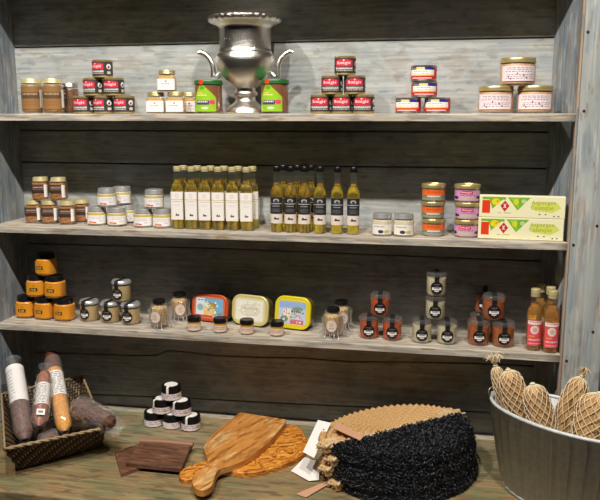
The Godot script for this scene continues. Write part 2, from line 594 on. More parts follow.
	M.red_sauce = mat_tex(mottle(96, 308, Color8(184, 70, 22), Color8(212, 98, 40), 12.0), 0.35)
	M.cream_sauce = mat_tex(mottle(96, 309, Color8(206, 196, 156), Color8(222, 214, 182), 9.0), 0.35)
	M.rust_sauce = mat_tex(mottle(96, 310, Color8(158, 78, 28), Color8(188, 104, 44), 14.0), 0.35)
	M.nuts = mat_tex(mottle(96, 311, Color8(150, 112, 58), Color8(224, 196, 134), 22.0), 0.5)
	# ---- wood of boards
	var wal := wood_image(384, 384, false, Color8(82, 54, 40), Color8(132, 92, 68), [[Color(0.33, 0.21, 0.15, 0.7), 0.2, 0.12, 3.0, 14.0, 71]], 23, 40.0, 8.0)
	M.walnut = tri_mat(tex(wal), Vector3(3.5, 3.5, 3.5), Vector3(0.3, 0.2, 0.4), false, 0.5)
	M.walnut_edge = mat(Color8(150, 108, 82), 0.5)
	var oli := wood_image(512, 512, false, Color8(186, 122, 58), Color8(210, 150, 80), [
		[Color(0.66, 0.42, 0.19, 0.6), 0.16, 0.14, 2.0, 7.0, 72], [Color(0.88, 0.72, 0.48, 0.85), 0.26, 0.10, 1.2, 4.0, 73], [Color(0.52, 0.30, 0.13, 0.6), 0.42, 0.06, 3.0, 18.0, 74]], 29, 22.0, 7.0)
	M.olive = tri_mat(tex(oli), Vector3(2.6, 2.6, 2.6), Vector3(0.5, 0.2, 0.5), false, 0.42)
	var bur := Image.create(320, 320, false, Image.FORMAT_RGB8)
	var nb := noise(92, 1.0, 3) ; var nb2 := noise(93, 1.0, 2)
	for y in 320:
		for x in 320:
			var w := nb2.get_noise_2d(x * 0.008, y * 0.008) * 2.0
			var q := nb.get_noise_2d(x * 0.018 + w * 1.6, y * 0.07 + w * 2.2)
			bur.set_pixel(x, y, Color8(206, 130, 44).lerp(Color8(136, 72, 22), smoothstep(0.0, 0.45, q)).lerp(Color8(226, 166, 84), smoothstep(0.1, 0.5, -q)))
	M.burl = tri_mat(tex(bur), Vector3(3.4, 3.4, 3.4), Vector3(0.4, 0.3, 0.2), false, 0.42)
	# ---- fibres
	M.wicker = mat_tex(mottle(64, 320, Color8(40, 28, 19), Color8(80, 58, 38), 9.0), 0.6)
	M.wicker_light = mat_tex(mottle(64, 321, Color8(126, 104, 74), Color8(176, 152, 112), 9.0), 0.65)
	M.straw = mat_tex(mottle(128, 322, Color8(158, 114, 64), Color8(226, 190, 134), 40.0), 0.8)
	M.straw_pale = mat_tex(mottle(64, 323, Color8(186, 156, 114), Color8(222, 198, 158), 14.0), 0.8)
	M.bast = mat_tex(mottle(128, 324, Color8(146, 104, 62), Color8(216, 176, 120), 5.0, 4, 7.0, 1.0), 0.85)
	M.net = mat(Color8(222, 204, 168), 0.7)
	M.shag = mat(Color8(20, 21, 25), 0.32)
	M.shag_base = mat(Color8(16, 16, 19), 0.9)
	# ---- galvanised steel
	M.zinc = mat_tex(mottle(256, 330, Color8(180, 184, 186), Color8(214, 217, 218), 16.0, 4), 0.5, 0.1)
	M.zinc.uv1_triplanar = true; M.zinc.uv1_scale = Vector3(3, 3, 3)
	M.wire = mat(Color8(190, 184, 174), 0.4, 0.7)
	# ---- sausages
	M.sausage_brown = mat_tex(mottle(128, 331, Color8(76, 44, 34), Color8(124, 84, 68), 14.0), 0.45)
	M.sausage_red = mat_tex(mottle(128, 332, Color8(132, 66, 38), Color8(176, 106, 68), 12.0), 0.4)
	M.sausage_gold = mat_tex(mottle(128, 333, Color8(198, 122, 30), Color8(226, 168, 74), 14.0), 0.4)
	M.sausage_tip = mat(Color8(86, 38, 20), 0.4)

func make_labels() -> void:
	var w := Color8(236, 230, 224)
	var i := paper(160, 128, Color8(62, 56, 54))                      # black can
	poly_(i, PackedVector2Array([Vector2(0.06, 0.16), Vector2(0.36, 0.07), Vector2(0.64, 0.07), Vector2(0.94, 0.16), Vector2(0.94, 0.56), Vector2(0.06, 0.56)]), Color8(206, 40, 66))
	c_(i, 0.5, 0.15, 0.035, 0.05, w)
	t_(i, "Rougié", 0.16, 0.22, 0.68, 0.26, w, true, true)
	r_(i, 0.06, 0.63, 0.88, 0.13, Color8(206, 200, 192))
	lines_(i, 0.08, 0.65, 0.84, 0.1, 1, Color8(50, 46, 46), 4)
	lines_(i, 0.06, 0.82, 0.88, 0.14, 1, Color8(190, 184, 172), 5)
	M.l_can = label_mat(i)
	i = paper(48, 96, Color8(62, 56, 54))
	c_(i, 0.5, 0.35, 0.4, 0.2, w); c_(i, 0.45, 0.4, 0.16, 0.1, Color8(60, 56, 56)); r_(i, 0.2, 0.7, 0.6, 0.2, Color8(206, 200, 192))
	M.l_can_side = label_mat(i)
	i = paper(160, 112, Color8(240, 234, 226))                        # bright can
	r_(i, 0, 0, 1, 0.2, Color8(226, 204, 150)); r_(i, 0, 0, 0.3, 0.2, Color8(40, 40, 74)); r_(i, 0.62, 0, 0.38, 0.22, Color8(44, 42, 150))
	r_(i, 0, 0.62, 1, 0.12, Color8(236, 190, 60)); r_(i, 0, 0.72, 1, 0.28, Color8(206, 36, 48)); r_(i, 0.1, 0.86, 0.8, 0.1, Color8(238, 190, 190))
	lines_(i, 0.2, 0.3, 0.58, 0.2, 1, Color8(206, 150, 96), 101); lines_(i, 0.2, 0.52, 0.6, 0.08, 1, Color8(120, 110, 110), 7)
	lines_(i, 0.05, 0.05, 0.22, 0.1, 1, w, 102)
	M.l_bright = label_mat(i, 0.35)
	i = paper(192, 96, Color8(234, 220, 222))                         # pate jar
	lines_(i, 0.12, 0.1, 0.8, 0.36, 3, Color8(150, 120, 136), 8); lines_(i, 0.1, 0.55, 0.84, 0.36, 3, Color8(170, 140, 150), 9)
	for q in [[0.22, 0.72], [0.28, 0.85], [0.62, 0.6], [0.7, 0.78], [0.45, 0.5]]: c_(i, q[0], q[1], 0.02, 0.05, Color8(64, 40, 52))
	M.l_pate = label_mat(i)
	i = paper(128, 128, Color8(238, 230, 226))                        # honey
	c_(i, 0.5, 0.22, 0.06, 0.07, Color8(206, 90, 90)); lines_(i, 0.2, 0.42, 0.6, 0.16, 1, Color8(120, 108, 110), 103); lines_(i, 0.2, 0.7, 0.6, 0.12, 1, Color8(190, 170, 170), 3)
	M.l_honey = label_mat(i)
	i = paper(128, 192, Color8(150, 196, 40))                         # terrine
	poly_(i, PackedVector2Array([Vector2(0, 0), Vector2(0.3, 0), Vector2(0, 0.42)]), Color8(126, 78, 50))
	poly_(i, PackedVector2Array([Vector2(0.46, 0), Vector2(1, 0), Vector2(1, 0.46)]), Color8(126, 78, 50))
	c_(i, 0.4, 0.1, 0.11, 0.07, Color8(90, 160, 50)); c_(i, 0.3, 0.3, 0.14, 0.04, Color8(226, 200, 60))
	lines_(i, 0.1, 0.36, 0.5, 0.09, 1, Color8(240, 240, 200), 104)
	r_(i, 0.08, 0.58, 0.62, 0.16, Color8(84, 66, 100)); lines_(i, 0.12, 0.6, 0.6, 0.12, 1, w, 105)
	c_(i, 0.82, 0.64, 0.13, 0.09, Color8(220, 70, 110)); c_(i, 0.5, 0.86, 0.16, 0.05, Color8(206, 226, 190))
	M.l_terrine = label_mat(i, 0.4)
	M.l_seal = label_mat(paper(8, 8, Color8(214, 60, 30)))
	i = paper(128, 128, Color8(62, 46, 42))                           # spice jar
	lines_(i, 0.1, 0.14, 0.8, 0.6, 3, Color8(150, 118, 96), 12); lines_(i, 0.14, 0.3, 0.72, 0.24, 1, Color8(196, 170, 146), 106)
	M.l_spice = label_mat(i)
	i = paper(128, 128, Color8(146, 108, 62))                         # amber jar
	r_(i, 0.0, 0.24, 1.0, 0.28, Color8(96, 72, 54)); lines_(i, 0.1, 0.27, 0.8, 0.22, 1, Color8(176, 146, 110), 107); lines_(i, 0.1, 0.66, 0.8, 0.22, 2, Color8(140, 96, 52), 13)
	M.l_amber = label_mat(i)
	i = paper(160, 112, Color8(238, 234, 230))                        # white jar
	r_(i, 0, 0, 1, 0.16, Color8(206, 178, 76)); lines_(i, 0.3, 0.3, 0.5, 0.3, 2, Color8(190, 180, 184), 15)
	c_(i, 0.3, 0.84, 0.13, 0.11, Color8(226, 150, 100)); c_(i, 0.46, 0.86, 0.08, 0.08, Color8(206, 90, 110)); c_(i, 0.7, 0.7, 0.1, 0.08, Color8(214, 206, 220))
	M.l_white = label_mat(i)
	i = paper(160, 112, Color8(240, 234, 224))                        # clear-lidded jar
	c_(i, 0.45, 0.72, 0.12, 0.18, Color8(70, 56, 70)); c_(i, 0.72, 0.74, 0.13, 0.18, Color8(206, 186, 110)); lines_(i, 0.12, 0.16, 0.5, 0.26, 1, Color8(150, 140, 150), 108)
	M.l_garlic = label_mat(i)
	i = paper(128, 256, Color8(238, 232, 224))                        # oil, white label
	c_(i, 0.5, 0.14, 0.16, 0.07, Color8(206, 200, 200)); c_(i, 0.5, 0.14, 0.11, 0.045, Color8(232, 228, 222)); r_(i, 0, 0.27, 1, 0.025, Color8(216, 178, 116))
	lines_(i, 0.1, 0.34, 0.8, 0.05, 1, Color8(150, 146, 140), 109); lines_(i, 0.2, 0.44, 0.6, 0.1, 2, Color8(206, 200, 196), 17)
	poly_(i, PackedVector2Array([Vector2(0.36, 0.86), Vector2(0.44, 0.76), Vector2(0.52, 0.82), Vector2(0.66, 0.8), Vector2(0.7, 0.86)]), Color8(40, 34, 34))
	M.l_oil = label_mat(i)
	i = paper(128, 256, Color8(42, 42, 44))                           # oil, black and white label
	c_(i, 0.5, 0.13, 0.2, 0.07, Color8(176, 176, 176)); c_(i, 0.5, 0.15, 0.12, 0.05, Color8(60, 60, 62))
	lines_(i, 0.06, 0.24, 0.88, 0.055, 1, w, 110); lines_(i, 0.22, 0.33, 0.56, 0.05, 1, Color8(206, 206, 206), 111); lines_(i, 0.14, 0.44, 0.72, 0.14, 3, Color8(120, 120, 120), 18)
	r_(i, 0, 0.64, 1, 0.36, Color8(226, 212, 198))
	poly_(i, PackedVector2Array([Vector2(0.32, 0.85), Vector2(0.42, 0.74), Vector2(0.52, 0.8), Vector2(0.68, 0.79), Vector2(0.72, 0.85)]), Color8(50, 44, 44))
	M.l_oil_black = label_mat(i)
	i = paper(192, 112, Color8(232, 110, 40))                         # orange tin
	t_(i, "Rougié", 0.3, 0.16, 0.4, 0.26, Color8(206, 40, 40), true, true); r_(i, 0, 0.56, 1, 0.44, Color8(150, 150, 132)); lines_(i, 0.08, 0.62, 0.84, 0.24, 2, Color8(70, 66, 60), 20)
	r_(i, 0.3, 0.6, 0.4, 0.14, Color8(214, 208, 190))
	M.l_orange_tin = label_mat(i, 0.35)
	i = paper(192, 112, Color8(206, 150, 196))                        # pink tin
	r_(i, 0.3, 0.12, 0.34, 0.3, Color8(214, 40, 70)); t_(i, "Rougié", 0.33, 0.16, 0.28, 0.2, w, true, true)
	lines_(i, 0.24, 0.5, 0.5, 0.1, 1, Color8(90, 60, 90), 22); c_(i, 0.14, 0.74, 0.1, 0.14, Color8(60, 44, 50)); c_(i, 0.86, 0.7, 0.12, 0.14, Color8(60, 44, 50)); r_(i, 0.28, 0.62, 0.42, 0.3, Color8(196, 176, 160))
	M.l_pink_tin = label_mat(i, 0.35)
	i = paper(512, 140, Color8(238, 232, 190))                        # long cracker box
	var gr := Color8(122, 178, 40) ; var gr2 := Color8(150, 200, 80)
	r_(i, 0.03, 0.04, 0.28, 0.12, gr)
	poly_(i, PackedVector2Array([Vector2(0.12, 0.12), Vector2(0.30, 0.04), Vector2(0.15, 0.62)]), gr); poly_(i, PackedVector2Array([Vector2(0.11, 0.12), Vector2(0.24, 0.12), Vector2(0.15, 0.58)]), gr)
	c_(i, 0.19, 0.26, 0.05, 0.16, Color8(236, 212, 40)); c_(i, 0.21, 0.24, 0.012, 0.06, Color8(226, 140, 30))
	r_(i, 0.03, 0.2, 0.095, 0.62, Color8(226, 60, 28))
	poly_(i, PackedVector2Array([Vector2(0.245, 0.46), Vector2(0.30, 0.2), Vector2(0.355, 0.46), Vector2(0.30, 0.74)]), Color8(196, 50, 30))
	t_(i, "x", 0.28, 0.36, 0.04, 0.2, w, false, true)
	poly_(i, PackedVector2Array([Vector2(0.33, 0.04), Vector2(0.60, 0.04), Vector2(0.45, 0.66)]), gr)
	poly_(i, PackedVector2Array([Vector2(0.36, 0.07), Vector2(0.46, 0.07), Vector2(0.46, 0.56)]), gr2); c_(i, 0.43, 0.26, 0.03, 0.14, Color8(214, 214, 40)); c_(i, 0.52, 0.22, 0.03, 0.1, Color8(186, 206, 170))
	lines_(i, 0.22, 0.78, 0.16, 0.09, 1, Color8(176, 166, 130), 112)
	poly_(i, PackedVector2Array([Vector2(0.62, 0.24), Vector2(0.9, 0.24), Vector2(0.96, 0.5), Vector2(0.86, 0.74), Vector2(0.66, 0.66), Vector2(0.6, 0.5)]), Color8(212, 218, 96))
	t_(i, "Asperges", 0.61, 0.18, 0.28, 0.22, Color8(140, 152, 58), true); t_(i, "Calanque", 0.61, 0.42, 0.26, 0.24, Color8(140, 152, 58), true)
	for q in [[0.71, 0.82], [0.78, 0.82], [0.88, 0.9], [0.93, 0.9]]: c_(i, q[0], q[1], 0.012, 0.03, Color8(96, 96, 60))
	M.l_box = label_mat(i, 0.4)
	M.box_side = mat(Color8(232, 226, 186), 0.45)
	i = paper(128, 96, Color8(222, 146, 32))                          # orange jar
	r_(i, 0.3, 0.38, 0.38, 0.3, Color8(48, 34, 22)); t_(i, "OK", 0.35, 0.43, 0.28, 0.2, Color8(226, 190, 110), false, true); c_(i, 0.5, 0.2, 0.08, 0.08, Color8(200, 124, 24)); lines_(i, 0.2, 0.78, 0.6, 0.1, 1, Color8(186, 112, 26), 24)
	M.l_orange = label_mat(i, 0.35)
	i = paper(128, 128, Color8(26, 24, 25))                           # round black label
	lines_(i, 0.24, 0.2, 0.52, 0.11, 1, Color8(150, 146, 140), 113); r_(i, 0.12, 0.48, 0.76, 0.2, w); lines_(i, 0.2, 0.51, 0.6, 0.14, 1, Color8(26, 24, 25), 114); r_(i, 0.32, 0.72, 0.36, 0.08, w); c_(i, 0.5, 0.88, 0.03, 0.03, Color8(150, 146, 140))
	lines_(i, 0.34, 0.34, 0.32, 0.1, 1, Color8(120, 118, 114), 115)
	M.l_round = label_mat(i, 0.4)
	i = paper(96, 64, Color8(226, 200, 180))                          # tiny jar
	lines_(i, 0.15, 0.25, 0.7, 0.5, 2, Color8(170, 130, 110), 26)
	M.l_mini = label_mat(i)
	i = paper(96, 96, Color8(222, 204, 190))                          # crystal jar
	c_(i, 0.5, 0.4, 0.2, 0.2, Color8(206, 180, 160)); lines_(i, 0.25, 0.66, 0.5, 0.14, 1, Color8(160, 130, 110), 27)
	M.l_oval = label_mat(i)
	i = paper(160, 112, Color8(214, 226, 232))                        # fish tin pictures
	r_(i, 0.32, 0.0, 0.68, 1, Color8(110, 178, 214)); c_(i, 0.5, 0.7, 0.22, 0.4, Color8(226, 190, 120)); c_(i, 0.66, 0.4, 0.1, 0.22, Color8(180, 150, 70)); c_(i, 0.4, 0.3, 0.08, 0.12, Color8(236, 226, 200)); c_(i, 0.16, 0.5, 0.12, 0.18, Color8(150, 176, 176)); r_(i, 0, 0.9, 1, 0.1, Color8(206, 80, 50))
	lines_(i, 0.04, 0.08, 0.26, 0.12, 1, Color8(90, 110, 120), 116)
	blobs_(i, 0.36, 0.1, 0.6, 0.85, 34, [Color8(214, 190, 130), Color8(120, 150, 120), Color8(236, 230, 210), Color8(170, 110, 60), Color8(80, 140, 190)], 61, 0.06)
	M.l_fish = label_mat(i, 0.35)
	i = paper(160, 112, Color8(232, 228, 212))
	c_(i, 0.5, 0.5, 0.4, 0.3, Color8(220, 214, 194)); lines_(i, 0.2, 0.36, 0.6, 0.24, 1, Color8(200, 192, 168), 117); lines_(i, 0.2, 0.7, 0.6, 0.1, 1, Color8(206, 200, 180), 29)
	blobs_(i, 0.1, 0.1, 0.8, 0.8, 20, [Color8(240, 238, 226), Color8(212, 206, 184)], 63, 0.06)
	M.l_plain = label_mat(i, 0.35)
	i = paper(160, 112, Color8(190, 200, 222))
	r_(i, 0, 0.0, 1, 0.3, Color8(150, 176, 220)); c_(i, 0.3, 0.5, 0.16, 0.2, Color8(226, 226, 214)); lines_(i, 0.46, 0.4, 0.36, 0.2, 1, Color8(60, 76, 110), 118)
	c_(i, 0.2, 0.8, 0.14, 0.14, Color8(110, 140, 110)); r_(i, 0.44, 0.8, 0.5, 0.2, Color8(210, 100, 120)); c_(i, 0.7, 0.32, 0.2, 0.1, Color8(124, 150, 126))
	blobs_(i, 0.05, 0.3, 0.9, 0.65, 44, [Color8(226, 226, 230), Color8(130, 150, 200), Color8(110, 140, 110), Color8(206, 110, 130), Color8(230, 214, 150)], 62, 0.05)
	M.l_village = label_mat(i, 0.35)
	i = paper(128, 192, Color8(234, 84, 96))                          # pink bottle
	r_(i, 0, 0, 1, 0.15, w); lines_(i, 0.08, 0.03, 0.84, 0.09, 1, Color8(200, 70, 84), 119); c_(i, 0.46, 0.36, 0.27, 0.17, Color8(240, 214, 204)); c_(i, 0.46, 0.36, 0.14, 0.09, Color8(206, 180, 150))
	lines_(i, 0.1, 0.6, 0.36, 0.1, 1, Color8(226, 200, 60), 120); lines_(i, 0.1, 0.74, 0.8, 0.12, 1, w, 121); lines_(i, 0.1, 0.9, 0.8, 0.06, 1, w, 31)
	M.l_pink = label_mat(i, 0.4)
	i = paper(192, 80, Color8(232, 218, 220))                         # black-lidded jar
	lines_(i, 0.05, 0.2, 0.9, 0.6, 2, Color8(176, 140, 150), 33); c_(i, 0.72, 0.55, 0.05, 0.2, Color8(190, 170, 90))
	M.l_tap = label_mat(i)
	i = paper(96, 160, Color8(234, 230, 222))                         # handwriting
	lines_(i, 0.12, 0.06, 0.8, 0.9, 13, Color8(130, 126, 134), 35)
	M.l_hand = label_mat(i, 0.6)
	i = paper(96, 160, Color8(230, 226, 222))
	lines_(i, 0.3, 0.1, 0.6, 0.8, 9, Color8(190, 186, 186), 36)
	M.l_faint = label_mat(i, 0.6)
	i = paper(64, 64, Color8(240, 238, 234))
	r_(i, 0.2, 0.3, 0.6, 0.36, Color8(60, 58, 58)); lines_(i, 0.22, 0.36, 0.56, 0.24, 2, Color8(226, 226, 226), 37)
	M.l_price = label_mat(i, 0.5)
	i = paper(256, 96, Color8(196, 150, 120))
	lines_(i, 0.08, 0.2, 0.84, 0.6, 3, Color8(166, 120, 96), 38)
	M.l_tag = label_mat(i, 0.6)

# ------------------------------------------------------------------ jars, cans and bottles (prototypes, base at the origin, front towards +z)
func V(x: float, y: float) -> Vector2: return Vector2(x, y)

func lid_profile(r: float, y0: float, h: float, dome := 0.0) -> Array:
	return [V(r * 0.9, y0), V(r, y0 + h * 0.05), V(r, y0 + h * 0.25), V(r * 0.975, y0 + h * 0.33), V(r * 0.975, y0 + h * 0.8), V(r * 0.94, y0 + h * 0.96), V(r * 0.84, y0 + h), V(r * 0.78, y0 + h * 0.9 + dome * 0.3), V(0, y0 + h * 0.92 + dome)]

func body_profile(r: float, h: float, neck: float, sh := 0.14, foot := 0.06) -> Array:
	# r body, neck radius at height h; sh = share of the height taken by the shoulder
	var y := h * (1.0 - sh)
	return [V(0, 0.0), V(r * 0.82, 0.0), V(r * 0.95, h * foot * 0.4), V(r, h * foot), V(r, y), V(lerpf(r, neck, 0.25), y + h * sh * 0.35), V(lerpf(r, neck, 0.75), y + h * sh * 0.7), V(neck, h)]

# glass jar: glass > contents inside it, lid on top; lab = [material, y0, y1, half angle]
func jar(r: float, h: float, lid_r: float, lid_h: float, fill: Material, lid: Material, lab: Array, sec := 2.0, sh := 0.14, dome := 0.0) -> Node3D:
	var p := proto()
	var bh := h - lid_h * 0.85
	var g := Geo.new()
	g.lathe(body_profile(r, bh, lid_r * 0.9, sh), 28, sec)
	part("glass", g, M.glass, p)
	g = Geo.new()
	var ir := r - 0.0016
	g.lathe([V(0, 0.003), V(ir * 0.85, 0.003), V(ir, bh * 0.08), V(ir, bh * (1.0 - sh)), V(lerpf(ir, lid_r * 0.88, 0.5), bh * (1.0 - sh * 0.5)), V(0, bh * (1.0 - sh * 0.5))], 28, sec)
	part("contents", g, fill, p)
	g = Geo.new()
	g.lathe(lid_profile(lid_r, h - lid_h, lid_h, dome), 28)
	part("lid", g, lid, p)
	if lab.size() > 0:
		g = Geo.new()
		g.wrap(r + 0.0006, lab[1], lab[2], lab[3], 16, sec)
		part("label", g, lab[0], p)
	return p

func tin_can(r: float, h: float, lab: Material, half: float, metal: Material) -> Node3D:
	var p := proto()
	var g := Geo.new()
	g.lathe([V(0, 0.003), V(r * 0.9, 0.003), V(r * 0.93, 0.0), V(r * 1.02, 0.0012), V(r * 1.02, 0.004), V(r, 0.006), V(r, h - 0.006), V(r * 1.02, h - 0.004), V(r * 1.02, h - 0.001), V(r * 0.98, h), V(r * 0.93, h - 0.003), V(0, h - 0.003)], 32)
	part("can_body", g, metal, p)
	g = Geo.new()
	g.wrap(r + 0.0006, 0.007, h - 0.007, half, 20)
	part("label", g, lab, p)
	return p

func bottle(r: float, h: float, sec: float, liq: Material, cap: Material, cap_r: float, cap_h: float, lab: Material, y0: float, y1: float, half: float, level: float, shoulder := 0.6) -> Node3D:
	var p := proto()
	var nr := cap_r * 0.84
	var sy := h * shoulder
	var ny := h * (shoulder + 0.17)
	var prof := func(k: float, top: float) -> Array:
		return [V(0, k * 0.8), V((r - k) * 0.86, k * 0.8), V(r - k, 0.005 + k), V(r - k, sy), V((r - k) * 0.97, sy + (ny - sy) * 0.22), V((r - k) * 0.86, sy + (ny - sy) * 0.48), V(lerpf(r - k, nr - k, 0.72), sy + (ny - sy) * 0.72), V(nr - k + 0.001, ny), V(nr - k, top)]
	var g := Geo.new()
	g.lathe(prof.call(0.0, h - cap_h * 0.5), 28, sec)
	part("glass", g, M.glass_green, p)
	g = Geo.new()
	var lp: Array = prof.call(0.0018, level)
	lp.append(V(0, level))
	g.lathe(lp, 28, sec)
	part("oil" if cap_h < 0.02 or true else "", g, liq, p)
	g = Geo.new()
	g.lathe([V(nr * 1.01, h - cap_h), V(cap_r, h - cap_h), V(cap_r, h - cap_h * 0.55), V(cap_r * 1.03, h - cap_h * 0.5), V(cap_r, h - cap_h * 0.42), V(cap_r, h - 0.0015), V(cap_r * 0.9, h), V(0, h)], 20)
	part("cap", g, cap, p)
	g = Geo.new()
	g.wrap(r + 0.0006, y0, y1, half, 14, sec)
	part("label", g, lab, p)
	return p

# preserving jar with a glass lid, a black strap over it and a round black label
func strap_jar(r: float, h: float, fill: Material, lid: Material, lab_r: float, face := 0.0) -> Node3D:
	var p := proto()
	var lh := h * 0.2
	var bh := h - lh
	var g := Geo.new()
	g.lathe([V(0, 0), V(r * 0.86, 0), V(r * 0.97, 0.003), V(r, 0.008), V(r, bh - 0.004), V(r * 1.05, bh), V(r * 1.05, bh + 0.002)], 28)
	part("glass", g, M.glass, p)
	g = Geo.new()
	g.lathe([V(0, 0.003), V(r * 0.84, 0.003), V(r - 0.0018, 0.009), V(r - 0.0018, bh - 0.004), V(0, bh - 0.004)], 28)
	part("contents", g, fill, p)
	g = Geo.new()
	g.lathe([V(0, bh + 0.002), V(r * 1.05, bh + 0.002), V(r * 1.07, bh + 0.005), V(r * 1.04, bh + lh * 0.5), V(r * 0.98, bh + lh * 0.85), V(r * 0.9, bh + lh), V(0, bh + lh * 0.96)], 28)
	part("lid", g, lid, p)
	g = Geo.new()
	var pts: Array = []
	var dir := Vector3(sin(-face), 0, cos(-face))
	var w := lab_r * 0.36
	var side := dir.cross(Vector3.UP) * w
	var path := [V(r + 0.0008, h * 0.62), V(r + 0.0008, bh - 0.006), V(r * 1.06 + 0.001, bh), V(r * 1.075 + 0.001, bh + 0.005), V(r * 1.045 + 0.001, bh + lh * 0.5), V(r * 0.985 + 0.001, bh + lh * 0.86), V(r * 0.9, h + 0.0012), V(-r * 0.9, h + 0.0012)]
	for k in path.size() - 1:
		var a: Vector3 = dir * path[k].x + Vector3(0, path[k].y, 0)
		var b: Vector3 = dir * path[k + 1].x + Vector3(0, path[k + 1].y, 0)
		g.flat_quad(a - side, a + side, b + side, b - side, dir + Vector3.UP)
	part("strap", g, M.black_matte, p)
	g = Geo.new()
	g.sticker(r + 0.0014, h * 0.39, lab_r, face)
	part("label", g, M.l_round, p)
	return p

# low tin with a gold rim lid
func terrine_tin(r: float, h: float, lab: Material) -> Node3D:
	var p := proto()
	var g := Geo.new()
	g.lathe([V(0, 0.002), V(r * 0.84, 0.0), V(r * 0.9, 0.003), V(r * 0.92, 0.006), V(r * 0.95, h * 0.78)], 30)
	part("can_body", g, M.tin, p)
	g = Geo.new()
	g.wrap(r * 0.945, h * 0.1, h * 0.74, 1.5, 18)
	part("label", g, lab, p)
	g = Geo.new()
	g.lathe([V(r * 0.92, h * 0.76), V(r, h * 0.77), V(r * 1.01, h * 0.83), V(r * 0.99, h * 0.88), V(r * 0.99, h * 0.96), V(r * 0.95, h), V(r * 0.9, h), V(r * 0.87, h * 0.95), V(0, h * 0.95)], 30)
	part("lid", g, M.gold, p)
	return p

# pyramids and stacks: spots = [[column, level], ...], one label each
func place_all(pr: Node3D, called: String, category: String, shelf: int, pitch: float, spots: Array, group: String, spin := 0.0) -> void:
	for s in spots:
		var p := spot(s[0], shelf, s[2], s[1] * pitch)
		var turn := face_camera(p) * 0.5 + spin + rng.randf_range(-0.1, 0.1)
		if s.size() > 4: turn = s[4]
		spawn(pr, called, s[3], category, p, turn, group)

# ------------------------------------------------------------------ room and cupboard
func build_room() -> void:
	var wallm := mat(Color8(100, 103, 106), 0.9)
	var g := Geo.new()
	g.box(Vector3(-0.3, -0.05, 2.2), Vector3(7.4, 0.1, 5.6), 0.0)
	struct("floor", g, mat(Color8(104, 98, 92), 0.6))
	g = Geo.new()
	g.box(Vector3(-0.3, 3.95, 2.2), Vector3(7.4, 0.1, 5.6), 0.0)
	struct("ceiling", g, mat(Color8(150, 146, 140), 0.9))
	g = Geo.new()
	g.box(Vector3(-0.3, 1.95, -0.45), Vector3(7.4, 3.9, 0.3), 0.0)
	struct("wall_back", g, mat(Color8(48, 45, 43), 0.9))
	g = Geo.new()
	g.box(Vector3(-0.3, 1.95, 4.95), Vector3(7.4, 3.9, 0.1), 0.0)
	struct("wall_front", g, wallm)
	for s in [-1, 1]:
		g = Geo.new()
		g.box(Vector3(-0.3 + s * 3.65, 1.95, 2.2), Vector3(0.1, 3.9, 5.4), 0.0)
		struct("wall_left" if s < 0 else "wall_right", g, wallm)

func build_lamps() -> void:
	# a row of ceiling spotlights in front of the cupboard
	var k := 0
	for x in [-1.45, -0.55, 0.35]:
		var at := Vector3(x, 3.67, 1.6)
		var aim := Vector3(-0.6 + (x + 0.55) * 0.55, 1.2, 0.0)
		var t := thing("ceiling_spotlight", "black ceiling spotlight aimed at the cupboard's %s" % ["basket end", "middle", "tub end"][k], "spotlight", at, 0.0, "ceiling spotlights")
		var b := Basis.looking_at((aim - at).normalized())
		var g := Geo.new()
		var rot := b * Basis(Vector3.RIGHT, PI / 2)      # lathe axis +y becomes the back of the lamp
		g.lathe([V(0.0, 0.16), V(0.05, 0.16), V(0.055, 0.15), V(0.055, 0.0), V(0.05, 0.0), V(0.05, 0.02), V(0, 0.02)], 24)
		var hd := part("housing", g, M.black, t)
		hd.basis = rot
		g = Geo.new()
		g.lathe([V(0, 0.015), V(0.048, 0.015), V(0.048, 0.018), V(0, 0.018)], 24)
		var lens := mat(Color(1, 0.95, 0.88), 0.4)
		lens.emission_enabled = true
		lens.emission = Color(1, 0.93, 0.84)
		lens.emission_energy_multiplier = 2.0
		var ln := part("lamp_lens", g, lens, t)
		ln.basis = rot
		g = Geo.new()
		g.tube([Vector3(0, 0.05, 0), Vector3(0, 0.23, 0)], 0.012, 8)
		part("stem", g, M.black, t)
		var l := SpotLight3D.new()
		l.name = "spot_light"
		add_child(l, true)
		l.position = at + (aim - at).normalized() * 0.01
		l.basis = b
		l.light_color = Color(1.0, 0.975, 0.94)
		l.light_energy = SPOT_ENERGY
		l.spot_range = 9.0
		l.spot_angle = 38.0
		l.spot_attenuation = 2.0
		l.spot_angle_attenuation = 0.6
		l.light_size = 0.045
		l.shadow_enabled = true
		k += 1
	# the shop's general light: a flat ceiling lamp behind the visitor
	var t2 := thing("ceiling_panel_lamp", "flat square ceiling lamp lighting the shop floor", "lamp", Vector3(-0.3, 3.86, 3.2))
	var g2 := Geo.new()
	g2.box(Vector3(0, 0.02, 0), Vector3(1.26, 0.04, 1.26), 0.003)
	part("frame", g2, M.white, t2)
	g2 = Geo.new()
	g2.box(Vector3(0, -0.004, 0), Vector3(1.2, 0.006, 1.2), 0.001)
	var em := mat(Color(1, 1, 1), 0.5)
	em.emission_enabled = true
	em.emission = Color(0.90, 0.95, 1.0)
	em.emission_energy_multiplier = 0.6
	part("lamp_diffuser", g2, em, t2)
	var al := AreaLight3D.new()
	al.name = "panel_light"
	add_child(al)
	al.position = Vector3(-0.3, 3.845, 3.2)
	al.rotation = Vector3(-PI / 2, 0, 0)
	al.area_size = Vector2(1.2, 1.2)
	al.light_color = Color(0.90, 0.95, 1.0)
	al.light_energy = PANEL_ENERGY
	al.shadow_enabled = true

